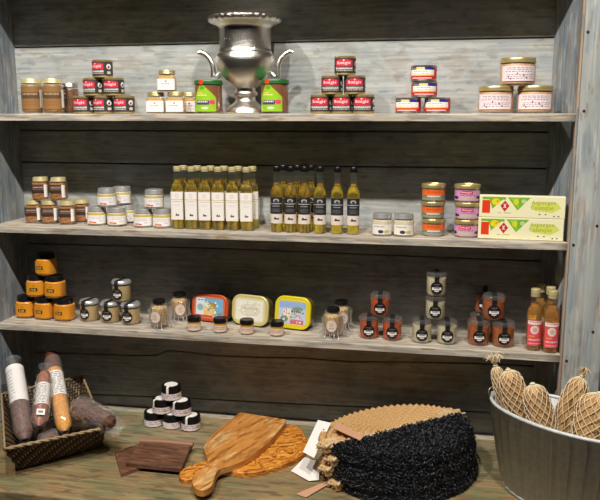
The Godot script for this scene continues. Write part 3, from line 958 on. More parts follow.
# a board from x0 to x1 whose lower and upper edges follow the given heights [[x, y], ...]
func edge_board(lo: Array, hi: Array, z0: float, z1: float) -> Geo:
	var g := Geo.new()
	var pts := PackedVector2Array()
	for p in lo: pts.append(Vector2(p[0], -p[1]))
	for k in range(hi.size() - 1, -1, -1): pts.append(Vector2(hi[k][0], -hi[k][1]))
	g.prism(pts, z0, z1, 0.0025, 2)
	# the prism stands on y: lay its height along z
	for i in g.v.size():
		var p := g.v[i] ; var n := g.n[i]
		g.v[i] = Vector3(p.x, -p.z, p.y)
		g.n[i] = Vector3(n.x, -n.z, n.y)
	return g

const ORD := ["first", "second", "third", "fourth", "fifth", "sixth"]
const XL := -1.535
const XRB := 0.333
const XRF := 0.377

func build_cupboard() -> void:
	var t := thing("shelf_cupboard", "tall weathered open cupboard with three shelves and worn blue-grey paint", "cupboard", Vector3.ZERO)
	# back boards, joints open by a few millimetres
	var x0 := XL - 0.02 ; var x1 := 0.40
	var gap := 0.0022
	var crack := [[x0, 0.803], [-1.345, 0.811], [-1.13, 0.818], [-1.03, 0.824], [-1.0, 0.842], [-0.97, 0.847], [-0.80, 0.838], [-0.62, 0.842], [-0.483, 0.849], [-0.30, 0.846], [-0.1, 0.858], [0.15, 0.869], [x1, 0.872]]
	var foot := [[x0, 0.642], [-1.354, 0.648], [-0.9, 0.664], [-0.5, 0.672], [0.158, 0.693], [x1, 0.70]]
	var flat := func(y: float, d: float) -> Array: return [[x0, y], [x0 * 0.5, y + d], [x1, y]]
	var joints := [flat.call(0.612, 0.0), foot, crack, flat.call(1.236, 0.006), flat.call(1.5435, -0.002), flat.call(1.66, 0.0), flat.call(1.9545, 0.001), flat.call(2.20, 0.0)]
	for k in joints.size() - 1:
		var lo: Array = [] ; var hi: Array = []
		for p in joints[k]: lo.append([p[0], p[1] + (gap if k != 2 else 0.0014)])
		for p in joints[k + 1]: hi.append([p[0], p[1] - (gap if k != 1 else 0.0014)])
		var o := part("back_board", edge_board(lo, hi, BACK - 0.024, BACK + [0.0, 0.001, -0.002, 0.0015, 0.0, -0.001, 0.001][k]), M.back, t)
	var g := Geo.new()
	g.box(Vector3(-0.57, 1.405, BACK - 0.034), Vector3(2.05, 1.58, 0.008), 0.0)
	part("backing_panel", g, M.back, t)
	# side boards
	g = Geo.new()
	g.box(Vector3(XL - 0.016, 1.4045, -0.11), Vector3(0.032, 1.581, 0.25), 0.004)
	part("side_board", g, M.side, t)
	g = Geo.new()
	var xw := 0.398
	var ang := atan2(xw - XRB, 0.20)
	g.box(Vector3((XRB + xw) * 0.5 + 0.013 * cos(ang), 1.4045, -0.122), Vector3(0.026, 1.581, 0.228), 0.003, Basis(Vector3.UP, ang))
	part("side_board", g, M.side, t)
	# front post, with its nails
	g = Geo.new()
	g.box(Vector3(0.4405, 1.4045, -0.011), Vector3(0.115, 1.581, 0.024), 0.005)
	var post := part("front_post", g, M.post, t)
	g = Geo.new()
	g.box(Vector3(0.380, 1.4045, -0.0112), Vector3(0.0075, 1.581, 0.0245), 0.002)
	part("worn_edge", g, M.post_edge, post, "bare brown worn edge")
	var nm := mat(Color8(58, 40, 30), 0.6, 0.3)
	for q in [[573.5, 245.0], [584.0, 111.0], [566.5, 361.0], [588.0, 32.0], [593.0, 332.0], [597.0, 226.0]]:
		var p := on_depth(q[0], q[1], 0.0015)
		g = Geo.new()
		g.lathe([V(0, 0.0), V(0.0045, 0.0), V(0.004, 0.0012), V(0, 0.0016)], 10)
		var nl := part("nail_head", g, nm, post)
		nl.transform = Transform3D(Basis(Vector3.RIGHT, PI / 2), Vector3(p.x, p.y, 0.001))
	# shelves and the top board, front edges a little uneven
	for k in 4:
		var y: float = [1.7185, 1.3363, 0.9856, 2.1835][k]
		g = Geo.new()
		var outl := PackedVector2Array()
		var front := noise(200 + k, 1.0, 2)
		outl.append(Vector2(XL - 0.004, BACK)); outl.append(Vector2(XL - 0.004, 0.0))
		for s in 40:
			var x := lerpf(XL, XRF + 0.003, s / 39.0)
			outl.append(Vector2(x, 0.0 + front.get_noise_1d(x * 6.0) * 0.0022))
		outl.append(Vector2(XRB + 0.006, BACK))
		g.prism(outl, y - THICK, y, 0.0035, 2)
		part("shelf" if k < 3 else "top_board", g, M.shelf, t)

func build_counter() -> void:
	var t := thing("wooden_counter", "low wooden counter with worn green and brown plank top below the shelves", "counter", Vector3.ZERO)
	var zs := [-0.262, -0.176, 0.077, 0.466]
	for k in 3:
		var g := Geo.new()
		var nz := noise(230 + k, 1.0, 2)
		var a: Array = [] ; var b: Array = []
		for s in 31:
			var x := lerpf(-1.80, 0.80, s / 30.0)
			a.append(Vector2(x, zs[k] + 0.001 + nz.get_noise_1d(x * 4.0) * 0.0015))
			b.append(Vector2(x, zs[k + 1] - 0.001 + nz.get_noise_1d(x * 4.0 + 50.0) * (0.0015 if k < 2 else 0.004)))
		b.reverse()
		g.prism(PackedVector2Array(a + b), SHELF[3] - 0.036, SHELF[3] - (0.0 if k != 0 else -0.0), 0.003 if k < 2 else 0.008, 3)
		part("plank", g, M.counter_back if k == 0 else M.counter[k], t)
	var g2 := Geo.new()
	g2.box(Vector3(-0.5, 0.2985, 0.10), Vector3(2.5, 0.549, 0.62), 0.004)
	part("cabinet_body", g2, mat(Color8(66, 54, 42), 0.7), t)
	for k in 3:
		g2 = Geo.new()
		g2.box(Vector3(-1.32 + 0.82 * k, 0.31, 0.416), Vector3(0.76, 0.46, 0.016), 0.004)
		var d := part("door", g2, mat(Color8(74, 62, 48), 0.7), t)
		g2 = Geo.new()
		g2.lathe([V(0, 0), V(0.008, 0), V(0.007, 0.012), V(0.014, 0.018), V(0.012, 0.026), V(0, 0.028)], 14)
		var kn := part("knob", g2, M.wire, d)
		kn.transform = Transform3D(Basis(Vector3.RIGHT, PI / 2), Vector3(-1.02 + 0.82 * k, 0.36, 0.424))
	g2 = Geo.new()
	g2.box(Vector3(-0.5, 0.0125, 0.08), Vector3(2.4, 0.025, 0.54), 0.002)
	part("plinth", g2, M.black_matte, t)

# ------------------------------------------------------------------ upper shelf
func pyramid_labels(what: String, a: String, b: String) -> Array:
	return ["%s, topmost of the pyramid next to the %s" % [what, a],
		"%s, middle row of pyramid, on the %s side" % [what, a], "%s, middle row of pyramid, on the %s side" % [what, b],
		"%s, bottom row of pyramid, on the %s side" % [what, a], "%s, centre of bottom row, pyramid by the %s" % [what, a], "%s, bottom row of pyramid, on the %s side" % [what, b]]

func shelf_one() -> void:
	# amber jars
	var am := jar(0.0355, 0.116, 0.033, 0.016, M.caramel, M.pale_gold, [M.l_amber, 0.014, 0.090, 1.0], 2.0, 0.12, 0.004)
	var gg := Geo.new()
	gg.wrap(0.0364, 0.020, 0.080, 0.24, 6, 2.0, -1.25)
	part("paper_strip", gg, M.white, am)
	place_all(am, "amber_jar", "jar", 0, 0.0, [
		[33.0, 0, -0.075, "tall amber glass jar with pale gold lid, at the end by the cupboard side"], [54.0, 0, -0.075, "tall amber glass jar with pale gold lid, beside the black can pyramid"]], "tall amber jars")
	var dk := jar(0.031, 0.104, 0.029, 0.014, M.dark_jam, M.tin, [M.l_spice, 0.03, 0.09, 0.5])
	spawn(dk, "dark_jar", "narrow dark brown jar standing behind the two amber jars", "jar", spot(71.0, 0, -0.14), -0.3)
	# black cans
	var can := tin_can(0.0335, 0.0585, mat(Color8(62, 56, 54), 0.4), PI, M.gold)
	gg = Geo.new()
	gg.wrap(0.0345, 0.007, 0.0515, 0.98, 16)
	part("printed_panel", gg, M.l_can, can)
	gg = Geo.new()
	gg.wrap(0.0345, 0.007, 0.0515, 0.33, 6, 2.0, -1.42)
	part("printed_panel", gg, M.l_can_side, can)
	var lb := pyramid_labels("black can with red printed panel", "amber jars", "honey jars")
	place_all(can, "black_can", "can", 0, 0.059, [
		[103.0, 2, -0.085, lb[0], -0.35], [94.0, 1, -0.085, lb[1], -0.3], [114.5, 1, -0.085, lb[2], -0.05], [84.5, 0, -0.085, lb[3], -0.15], [104.5, 0, -0.085, lb[4], -0.45], [125.0, 0, -0.085, lb[5], -0.35]], "black cans in pyramid by amber jars")
	lb = pyramid_labels("black can with red printed panel", "silver urn", "blue-topped cans")
	place_all(can, "black_can", "can", 0, 0.059, [
		[345.0, 2, -0.085, lb[0], 0.0], [332.0, 1, -0.085, lb[1], -0.1], [354.5, 1, -0.085, lb[2], 0.12], [321.0, 0, -0.085, lb[3], -0.08], [342.0, 0, -0.085, lb[4], 0.0], [363.5, 0, -0.085, lb[5], -0.1]], "black cans in pyramid by urn")
	# honey
	var hn := jar(0.031, 0.070, 0.0285, 0.014, M.honey, M.gold, [M.l_honey, 0.006, 0.042, 0.84], 6.0, 0.28, 0.001)
	place_all(hn, "honey_jar", "jar", 0, 0.0705, [
		[167.5, 1, -0.09, "small square honey jar with gold lid, on top of the others"], [156.5, 0, -0.09, "small square honey jar with white label, beside the black cans"],
		[176.5, 0, -0.09, "small square honey jar with white label, between jars near the green lid"], [190.0, 0, -0.15, "small square honey jar half hidden behind the front ones"]], "small honey jars")
	# terrine jars with green lids
	var te := jar(0.045, 0.106, 0.047, 0.015, M.terrine, M.dark_green, [M.l_terrine, 0.006, 0.089, 0.85], 2.0, 0.06)
	gg = Geo.new()
	gg.sticker(0.0478, 0.098, 0.0085, 0.22)
	part("seal", gg, M.l_seal, te, "round red paper seal")
	place_all(te, "terrine_jar", "jar", 0, 0.0, [[209.0, 0, -0.06, "jar with green lid and lime label, between honey jars and urn", 0.0], [275.0, 0, -0.055, "jar with green lid and lime label, between urn and black cans", -0.1]], "green-lidded terrine jars")
	build_urn()
	# bright cans
	var br := tin_can(0.0395, 0.048, mat(Color8(206, 40, 50), 0.4), PI, M.tin)
	gg = Geo.new()
	gg.wrap(0.0405, 0.006, 0.042, 1.05, 16)
	part("printed_panel", gg, M.l_bright, br)
	place_all(br, "bright_can", "can", 0, 0.0485, [
		[423.5, 2, -0.085, "red, white and blue can, topmost of its stack", -0.15], [424.0, 1, -0.085, "red, white and blue can, second from the top", 0.05],
		[408.0, 0, -0.085, "red, white and blue can, bottom one on the black cans side", -0.12], [437.0, 0, -0.085, "red, white and blue can, bottom one on the gold-lidded jars side", -0.1]], "red white and blue cans")
	# pate jars
	var pa := jar(0.053, 0.082, 0.0535, 0.017, M.pate, M.gold, [M.l_pate, 0.012, 0.056, 1.05], 2.0, 0.1, -0.001)
	place_all(pa, "pate_jar", "jar", 0, 0.0825, [
		[517.0, 1, -0.085, "wide low jar with gold lid and pinkish label, on top"], [495.0, 0, -0.085, "wide low jar with gold lid, bottom one on the cans side"],
		[534.0, 0, -0.085, "wide low jar with gold lid, bottom one against the cupboard side"]], "wide gold-lidded jars")

func build_urn() -> void:
	var p := spot(246.0, 0, -0.092)
	var t := thing("silver_urn", "large silver two-handled champagne urn with rolled rim, pitted and engraved", "urn", p, face_camera(p) * 0.4)
	t.scale = Vector3(0.93, 0.885, 0.93)
	var wob := func(a: float, r: float, y: float) -> float: return r * (1.0 + (0.014 * cos(30.0 * a) if r > 0.108 and y > 0.3 else 0.0))
	var g := Geo.new()
	g.lathe([V(0, 0.0), V(0.067, 0.0), V(0.070, 0.004), V(0.068, 0.012), V(0.058, 0.026), V(0.046, 0.036), V(0.037, 0.045)], 48)
	part("foot", g, M.silver, t)
	g = Geo.new()
	g.lathe([V(0.037, 0.045), V(0.034, 0.052), V(0.034, 0.06), V(0.041, 0.066), V(0.0425, 0.072), V(0.040, 0.078), V(0.034, 0.083), V(0.035, 0.09)], 48)
	part("stem", g, M.silver, t)
	g = Geo.new()
	g.lathe([V(0.035, 0.09), V(0.048, 0.1), V(0.066, 0.115), V(0.084, 0.138), V(0.096, 0.162), V(0.1015, 0.185), V(0.102, 0.197), V(0.099, 0.208), V(0.0945, 0.214), V(0.0945, 0.22), V(0.091, 0.224), V(0.0895, 0.232), V(0.0905, 0.300), V(0.0935, 0.309), V(0.101, 0.315), V(0.114, 0.320), V(0.124, 0.326), V(0.1275, 0.334), V(0.126, 0.342), V(0.120, 0.346), V(0.108, 0.338), V(0.094, 0.326), V(0.086, 0.31), V(0.086, 0.22), V(0.097, 0.19), V(0.08, 0.14), V(0.0, 0.12)], 96, 2.0, 1.0, 1.0, Vector3.ZERO, wob)
	var bowl := part("bowl", g, M.silver, t)
	# engraved ring of letters on the neck, bent round it
	var a := text_arrays("CHAMPAGNE", true, false, 0.02)
	var vs: PackedVector3Array = a[Mesh.ARRAY_VERTEX]
	var ns: PackedVector3Array = a[Mesh.ARRAY_NORMAL]
	var ix: PackedInt32Array = a[Mesh.ARRAY_INDEX]
	var lo := Vector3(1e9, 1e9, 1e9) ; var hi := -lo
	for q in vs:
		lo = lo.min(q); hi = hi.max(q)
	g = Geo.new()
	for i in vs.size():
		var u := (vs[i].x - lo.x) / (hi.x - lo.x) - 0.5
		var an := PI / 2 - u * 1.5
		var rr := 0.0893 + (vs[i].z - lo.z) / (hi.z - lo.z) * 0.0014
		var nn := Vector3(cos(an), 0, sin(an)) * ns[i].z + Vector3(sin(an), 0, -cos(an)) * ns[i].x + Vector3(0, ns[i].y, 0)
		g.vert(Vector3(rr * cos(an), 0.258 + (vs[i].y - lo.y) / (hi.y - lo.y) * 0.017, rr * sin(an)), nn.normalized())
	for i in range(0, ix.size(), 3): g.tri(ix[i], ix[i + 1], ix[i + 2])
	part("lettering", g, mat(Color(0.62, 0.60, 0.57), 0.4, 1.0), bowl)
	for s in [-1.0, 1.0]:
		g = Geo.new()
		var pts: Array = []
		for q in [[0.085, 0.15], [0.103, 0.132], [0.113, 0.137], [0.1135, 0.155], [0.116, 0.176], [0.126, 0.198], [0.143, 0.215], [0.158, 0.222], [0.167, 0.219]]: pts.append(Vector3(q[0] * s, q[1], 0.0))
		g.tube(pts, [0.008, 0.011, 0.014, 0.010, 0.009, 0.010, 0.010, 0.0115, 0.007], 10)
		part("handle", g, M.silver, t)

# ------------------------------------------------------------------ middle shelf
func shelf_two() -> void:
	var sp := jar(0.0275, 0.081, 0.0265, 0.015, M.spice, M.pale_gold, [M.l_spice, 0.028, 0.056, 0.95], 6.0, 0.16, 0.003)
	var g := Geo.new()
	g.wrap(0.0283, 0.012, 0.056, 0.2, 4, 6.0, -0.78)
	part("paper_strip", g, M.white, sp)
	place_all(sp, "spice_jar", "jar", 1, 0.0815, [
		[41.5, 1, -0.10, "brown spice jar, upper row, on the cupboard side"], [59.5, 1, -0.10, "brown spice jar with white strip, upper row, towards the white jars", 0.18],
		[35.0, 0, -0.095, "brown spice jar, lower row, at the end by the cupboard side"], [51.0, 0, -0.095, "brown spice jar, lower row, middle one"],
		[68.5, 0, -0.09, "brown spice jar with white strip, lower row, towards the white jars", 0.2], [82.5, 0, -0.15, "brown spice jar standing behind the lower row"]], "brown spice jars")
	var wj := jar(0.034, 0.064, 0.0315, 0.017, M.ivory, M.steel, [M.l_white, 0.007, 0.042, 1.15], 2.0, 0.1, 0.001)
	place_all(wj, "white_jar", "jar", 1, 0.0645, [
		[107.5, 1, -0.095, "white-labelled jar on top of the stack beside the spice jars"], [122.5, 1, -0.165, "white-labelled jar in the upper row, set back behind another"],
		[97.5, 0, -0.09, "white-labelled jar at the bottom, next to the spice jars"], [117.5, 0, -0.085, "white-labelled jar at the bottom, in the middle of the stacks"],
		[128.0, 0, -0.165, "white-labelled jar at the bottom, set back between the stacks"], [154.5, 1, -0.08, "white-labelled jar on top of the stack beside the oil bottles"],
		[144.0, 0, -0.075, "white-labelled jar at the bottom, farther one in stack by the oil bottles"], [163.0, 0, -0.075, "white-labelled jar at the bottom, touching the oil bottles"]], "white-labelled jars")
	# oil bottles
	var ob := bottle(0.0215, 0.209, 7.0, M.oil, M.pale_gold, 0.0135, 0.016, M.l_oil, 0.032, 0.126, 0.84, 0.150, 0.62)
	var cols := [179.0, 192.8, 206.0, 219.3, 233.2, 247.3]
	for k in 6:
		var p := spot(cols[k], 1, -0.062)
		spawn(ob, "oil_bottle", "gold-capped oil bottle, front row, %s from the white jars" % ORD[k], "bottle", p, 0.12, "gold-capped oil bottles, front row")
	for k in 6:
		var p := spot(cols[k] + 5.8, 1, -0.115)
		spawn(ob, "oil_bottle", "gold-capped oil bottle, rear row, %s from the white jars" % ORD[k], "bottle", p, 0.12, "gold-capped oil bottles, rear row")
	var bb := bottle(0.0215, 0.215, 2.0, M.oil_dark, M.black, 0.0125, 0.017, M.l_oil_black, 0.03, 0.116, 1.1, 0.152, 0.58)
	cols = [277.0, 290.7, 304.5, 320.0, 337.0, 353.0]
	for k in 6:
		var p := spot(cols[k], 1, -0.05)
		spawn(bb, "oil_bottle", "black-capped oil bottle, front row, %s" % ["end one facing the gold-capped bottles", "second from the gold-capped bottles", "third from the gold-capped bottles", "fourth from the gold-capped bottles", "fifth from the gold-capped bottles", "end one facing the clear jars"][k], "bottle", p, 0.1, "black-capped oil bottles, front row")
	cols = [283.5, 297.5, 311.0]
	for k in 3:
		var p := spot(cols[k], 1, -0.105)
		spawn(bb, "oil_bottle", "black-capped oil bottle, rear row, %s from the gold-capped bottles" % ORD[k], "bottle", p, 0.1, "black-capped oil bottles, rear row")
	# clear-lidded jars
	var gj := jar(0.033, 0.071, 0.031, 0.017, M.ivory, M.steel, [M.l_garlic, 0.006, 0.037, 1.1], 2.0, 0.18, 0.002)
	place_all(gj, "garlic_jar", "jar", 1, 0.0, [[382.0, 0, -0.05, "low jar with silver lid, next to the black-capped bottles", 0.05], [403.5, 0, -0.05, "low jar with silver lid, next to the orange tins", 0.05]], "low silver-lidded jars")
	var ot := terrine_tin(0.0385, 0.0545, M.l_orange_tin)
	var pt := terrine_tin(0.0415, 0.0545, M.l_pink_tin)
	var lv := ["bottom of the stack", "middle of the stack", "top of the stack"]
	for k in 3:
		place_all(ot, "orange_tin", "tin", 1, 0.055, [[433.0 + [0, -0.5, 0.3][k], k, -0.075, "gold-lidded tin with orange band, %s" % lv[k], 0.05]], "stack of orange tins")
		place_all(pt, "pink_tin", "tin", 1, 0.055, [[467.0 + [-0.6, 0.4, 0][k], k, -0.075, "gold-lidded tin with pink band, %s" % lv[k], [-0.12, 0.02, 0.0][k]]], "stack of pink tins")
	# long boxes
	var bx := proto()
	g = Geo.new()
	g.box(Vector3(0, 0.0335, 0), Vector3(0.252, 0.067, 0.034), 0.0012)
	part("carton", g, M.box_side, bx)
	g = Geo.new()
	g.flat_quad(Vector3(-0.1245, 0.0015, 0.0174), Vector3(0.1245, 0.0015, 0.0174), Vector3(0.1245, 0.0655, 0.0174), Vector3(-0.1245, 0.0655, 0.0174), Vector3(0, 0, 1))
	part("printed_face", g, M.l_box, bx)
	for k in 2:
		var px: float = [519.5, 521.0][k]
		spawn(bx, "cracker_box", "long pale yellow cracker box with green and red print, %s of the two" % ["lower", "upper"][k], "box", spot(px, 1, -0.045, 0.0675 * k), -0.05, "long cracker boxes")

# ------------------------------------------------------------------ lower shelf
func shelf_three() -> void:
	var oj := jar(0.0355, 0.080, 0.031, 0.019, M.orange, M.black, [M.l_orange, 0.01, 0.052, 1.0], 2.6, 0.12, 0.0)
	var lb := pyramid_labels("orange jar with black lid", "cupboard side", "beige jars")
	place_all(oj, "orange_jar", "jar", 2, 0.0805, [
		[47.0, 2, -0.10, lb[0], -0.2], [37.5, 1, -0.10, lb[1], 0.2], [56.0, 1, -0.095, lb[2], 0.0], [27.0, 0, -0.10, lb[3], 0.1], [46.0, 0, -0.095, lb[4], -0.15], [65.5, 0, -0.09, lb[5], -0.15]], "orange jars in pyramid")
	var bj := strap_jar(0.0335, 0.0755, M.mustard, M.steel, 0.021, 0.12)
	place_all(bj, "beige_jar", "jar", 2, 0.0775, [
		[122.0, 1, -0.105, "beige jar with round black label, on top of the other beige jars", 0.0], [90.0, 0, -0.10, "beige jar with round black label, beside the orange jars", -0.05],
		[111.0, 0, -0.095, "beige jar with round black label, middle of its row", 0.1], [131.5, 0, -0.09, "beige jar with round black label, beside the crystal jar", 0.05]], "beige jars")
	crystal_jars()
	fish_tins()
	var mj := jar(0.0240, 0.0495, 0.0245, 0.015, M.honey, M.black, [M.l_mini, 0.005, 0.027, 1.1], 2.0, 0.1)
	place_all(mj, "tiny_jar", "jar", 2, 0.0, [
		[194.5, 0, -0.045, "tiny black-lidded jar, end one by the crystal jars"], [220.5, 0, -0.045, "tiny black-lidded jar, before the red fish tin's edge"],
		[247.0, 0, -0.043, "tiny black-lidded jar in front of the cream fish tin"], [277.0, 0, -0.043, "tiny black-lidded jar in front of the yellow fish tin"]], "tiny jars in a row")
	var rj := strap_jar(0.0325, 0.0745, M.red_sauce, M.glass_lid, 0.0205)
	place_all(rj, "red_sauce_jar", "jar", 2, 0.0762, [
		[380.0, 1, -0.085, "red sauce jar with round black label, on top of two others", 0.05], [369.0, 0, -0.08, "red sauce jar with round black label, beside the crystal jars", 0.05],
		[392.0, 0, -0.075, "red sauce jar with round black label, beside the cream jars", 0.05]], "red sauce jars")
	var cj := strap_jar(0.0325, 0.0765, M.cream_sauce, M.glass_lid, 0.0205)
	place_all(cj, "cream_sauce_jar", "jar", 2, 0.0782, [
		[436.0, 2, -0.07, "cream-coloured sauce jar, topmost of the stack", 0.05], [435.0, 1, -0.07, "cream-coloured sauce jar, middle of the stack", 0.0],
		[421.5, 0, -0.065, "cream-coloured sauce jar, bottom one beside the red jars", 0.05], [446.5, 0, -0.065, "cream-coloured sauce jar, bottom one beside the rust-coloured jars", 0.05]], "cream sauce jars")
	var uj := strap_jar(0.0355, 0.081, M.rust_sauce, M.glass_lid, 0.021)
	place_all(uj, "rust_sauce_jar", "jar", 2, 0.0828, [
		[493.0, 1, -0.085, "rust-coloured sauce jar, front one of the upper row", 0.0], [484.5, 1, -0.165, "rust-coloured sauce jar, upper row, set back behind another", -0.1],
		[478.0, 0, -0.075, "rust-coloured sauce jar, bottom one beside the cream jars", 0.05], [502.5, 0, -0.07, "rust-coloured sauce jar, bottom one beside the pink bottles", 0.05],
		[480.0, 0, -0.175, "rust-coloured sauce jar on the shelf, hidden behind the front ones", 0.0]], "rust sauce jars")
	var pb := bottle(0.0238, 0.196, 2.0, M.amber_liquid, M.pale_gold, 0.0145, 0.024, M.l_pink, 0.018, 0.098, 1.05, 0.142, 0.6)
	place_all(pb, "pink_label_bottle", "bottle", 2, 0.0, [
		[532.5, 0, -0.045, "amber bottle with pink label and gold cap, in front beside the rust jars", 0.1], [549.5, 0, -0.030, "amber bottle with pink label and gold cap, in front by the post", 0.1],
		[538.0, 0, -0.115, "amber bottle with gold cap set back behind the front pair"], [547.5, 0, -0.082, "amber bottle with gold cap set back in the corner by the post"]], "pink-labelled bottles")

func crystal_jars() -> void:
	var pr := proto()
	var g := Geo.new()
	g.lathe([V(0, 0.01), V(0.026, 0.01), V(0.031, 0.016), V(0.033, 0.05), V(0.032, 0.074), V(0.022, 0.084), V(0.022, 0.09)], 24, -6.0)
	part("glass", g, M.glass, pr)
	g = Geo.new()
	var nz := noise(410, 1.0, 2)
	var wob := func(a: float, r: float, y: float) -> float: return r * (1.0 + 0.05 * nz.get_noise_3d(cos(a) * 9.0, y * 260.0, sin(a) * 9.0))
	g.lathe([V(0, 0.012), V(0.025, 0.012), V(0.029, 0.02), V(0.031, 0.05), V(0.03, 0.072), V(0.02, 0.082), V(0, 0.082)], 30, -6.0, 1.0, 1.0, Vector3.ZERO, wob)
	part("contents", g, M.nuts, pr)
	g = Geo.new()
	g.lathe(lid_profile(0.0225, 0.088, 0.012, 0.001), 24)
	part("lid", g, M.black, pr)
	g = Geo.new()
	g.sticker(0.0385, 0.045, 0.020, 0.0, 20, 0.9)
	part("label", g, M.l_oval, pr)
	# ruffled clear wrapping gathered under the lid and spreading into folds on the shelf
	g = Geo.new()
	var ruf := func(a: float, r: float, y: float) -> float:
		var k := clampf(1.0 - y / 0.085, 0.0, 1.0)
		return r * (1.0 + 0.30 * pow(k, 3.0) * cos(5.0 * a + 0.4) + 0.10 * smoothstep(0.05, 0.07, y) * cos(5.0 * a + 0.4) + 0.07 * k * cos(17.0 * a) + 0.09 * nz.get_noise_3d(cos(a) * 5.0, y * 120.0, sin(a) * 5.0))
	g.lathe([V(0.043, 0.0), V(0.041, 0.005), V(0.038, 0.012), V(0.035, 0.022), V(0.0345, 0.035), V(0.0345, 0.05), V(0.038, 0.064), V(0.036, 0.072), V(0.026, 0.080), V(0.029, 0.090)], 96, 2.0, 1.0, 1.0, Vector3.ZERO, ruf)
	part("wrapping", g, M.crystal, pr, "clear ruffled wrapping")
	g = Geo.new()
	for k in 20:
		var a := TAU * k / 20 + 0.1 * sin(k * 5.0)
		var fl := 1.0 + 0.30 * cos(5.0 * a + 0.4)
		var pts: Array = []
		for q in [[0.036, 0.066], [0.035, 0.045], [0.0352, 0.028], [0.037 * lerpf(1.0, fl, 0.4), 0.014], [0.042 * fl, 0.0025 + 0.006 * (k % 3)]]: pts.append(Vector3(q[0] * cos(a), q[1], q[0] * sin(a)))
		g.tube(pts, [0.0005, 0.0007, 0.0010, 0.0015, 0.0012], 5)
	part("wrapping_creases", g, M.crease, pr).set_meta("kind", "stuff")
	place_all(pr, "crystal_jar", "jar", 2, 0.0, [
		[160.0, 0, -0.055, "clear-wrapped jar with black lid, in front, beside the beige jars", -0.05], [180.0, 0, -0.165, "ruffled clear-wrapped jar set back, behind the one by the beige jars", 0.4],
		[333.0, 0, -0.062, "ruffled clear-wrapped jar with black lid, in front beside the red jars", 0.0], [341.0, 0, -0.160, "ruffled clear-wrapped jar set back, behind the one by the red jars", 0.3]], "clear-wrapped jars")

func round_rect(w: float, h: float, r: float, steps := 6) -> PackedVector2Array:
	var o := PackedVector2Array()
	for k in 4:
		var cx: float = (w * 0.5 - r) * [1, -1, -1, 1][k] ; var cy: float = (h * 0.5 - r) * [1, 1, -1, -1][k]
		for s in steps + 1:
			var a := PI / 2 * (k + float(s) / steps)
			o.append(Vector2(cx + r * cos(a), cy + r * sin(a)))
	return o

func fish_tins() -> void:
	var lean := 0.13
	var d := [["red", 210.0, -0.150, M.l_fish, mat(Color8(206, 84, 44), 0.3, 0.2), 0.146, 0.098], ["cream", 250.0, -0.13, M.l_plain, mat(Color8(226, 212, 140), 0.3, 0.3), 0.142, 0.106], ["yellow", 292.5, -0.115, M.l_village, mat(Color8(226, 206, 30), 0.3, 0.1), 0.134, 0.112]]
	for q in d:
		var p := spot(q[1], 2, q[2])
		var t := thing("fish_tin", "oblong %s fish tin propped upright against its back on the shelf" % q[0], "tin", p, -0.22, "propped fish tins")
		var w: float = q[5] ; var h: float = q[6] ; var th := 0.046
		var tr := Transform3D(Basis(Vector3.RIGHT, PI / 2 - lean), Vector3(0, h * 0.48 * cos(lean) + th * sin(lean) + 0.0006, 0))
		var g := Geo.new()
		g.prism(round_rect(w * 0.96, h * 0.96, 0.034), -th, -0.004, 0.003, 2)
		part("tin_body", g, mat(Color8(150, 136, 84), 0.35, 0.7), t).transform = tr
		g = Geo.new()
		g.prism(round_rect(w, h, 0.034), -0.007, 0.002, 0.0035, 3)
		part("lid", g, q[4], t).transform = tr
		g = Geo.new()
		g.prism(round_rect(w * 0.84, h * 0.8, 0.02), 0.0, 0.0026, 0.0006, 1)
		part("inner_rim", g, mat(q[4].albedo_color.lerp(Color.WHITE, 0.3), 0.3, 0.2), t).transform = tr
		g = Geo.new()
		var pw := w * 0.37 ; var ph := h * 0.34
		g.flat_quad(Vector3(-pw, 0.0031, ph), Vector3(pw, 0.0031, ph), Vector3(pw, 0.0031, -ph), Vector3(-pw, 0.0031, -ph), Vector3.UP)
		part("picture", g, q[3], t).transform = tr

# ------------------------------------------------------------------ on the counter
func on_counter() -> void:
	# black-lidded jars
	var pr := proto()
	var g := Geo.new()
	g.lathe([V(0, 0), V(0.030, 0), V(0.034, 0.003), V(0.0345, 0.007), V(0.0345, 0.025), V(0.033, 0.028)], 30)
	part("jar_body", g, M.white, pr)
	g = Geo.new()
	g.wrap(0.0351, 0.004, 0.0255, PI * 0.9, 28)
	part("label", g, M.l_tap, pr)
	g = Geo.new()
	g.lathe(lid_profile(0.0355, 0.0265, 0.0255, 0.0015), 30)
	part("lid", g, M.black, pr)
	g = Geo.new()
	g.lathe([V(0, 0.0516), V(0.0235, 0.0511), V(0.0235, 0.0516), V(0, 0.0524)], 24)
	part("lid_sticker", g, M.white, pr)
	g = Geo.new()
	var path := [V(0.0360, 0.022), V(0.0365, 0.030), V(0.0356, 0.047), V(0.0340, 0.0512), V(0.0298, 0.0526), V(0.018, 0.0526)]
	for k in path.size() - 1:
		g.flat_quad(Vector3(-0.0045, path[k].y, path[k].x), Vector3(0.0045, path[k].y, path[k].x), Vector3(0.0045, path[k + 1].y, path[k + 1].x), Vector3(-0.0045, path[k + 1].y, path[k + 1].x), Vector3(0, 0.5, 1))
	part("seal_strip", g, M.white, pr)
	var lb := pyramid_labels("small black-lidded jar", "basket", "wooden paddles")
	place_all(pr, "tapenade_jar", "jar", 3, 0.0533, [
		[171.5, 2, -0.075, lb[0], -0.02], [162.5, 1, -0.075, lb[1], -0.6], [181.5, 1, -0.07, lb[2], -0.45], [154.0, 0, -0.078, lb[3], 2.0], [172.5, 0, -0.074, lb[4], 2.4], [191.0, 0, -0.07, lb[5], -0.1]], "small jars in pyramid on the counter")
	build_boards()
	build_basket()
	build_mats()
	build_tub()

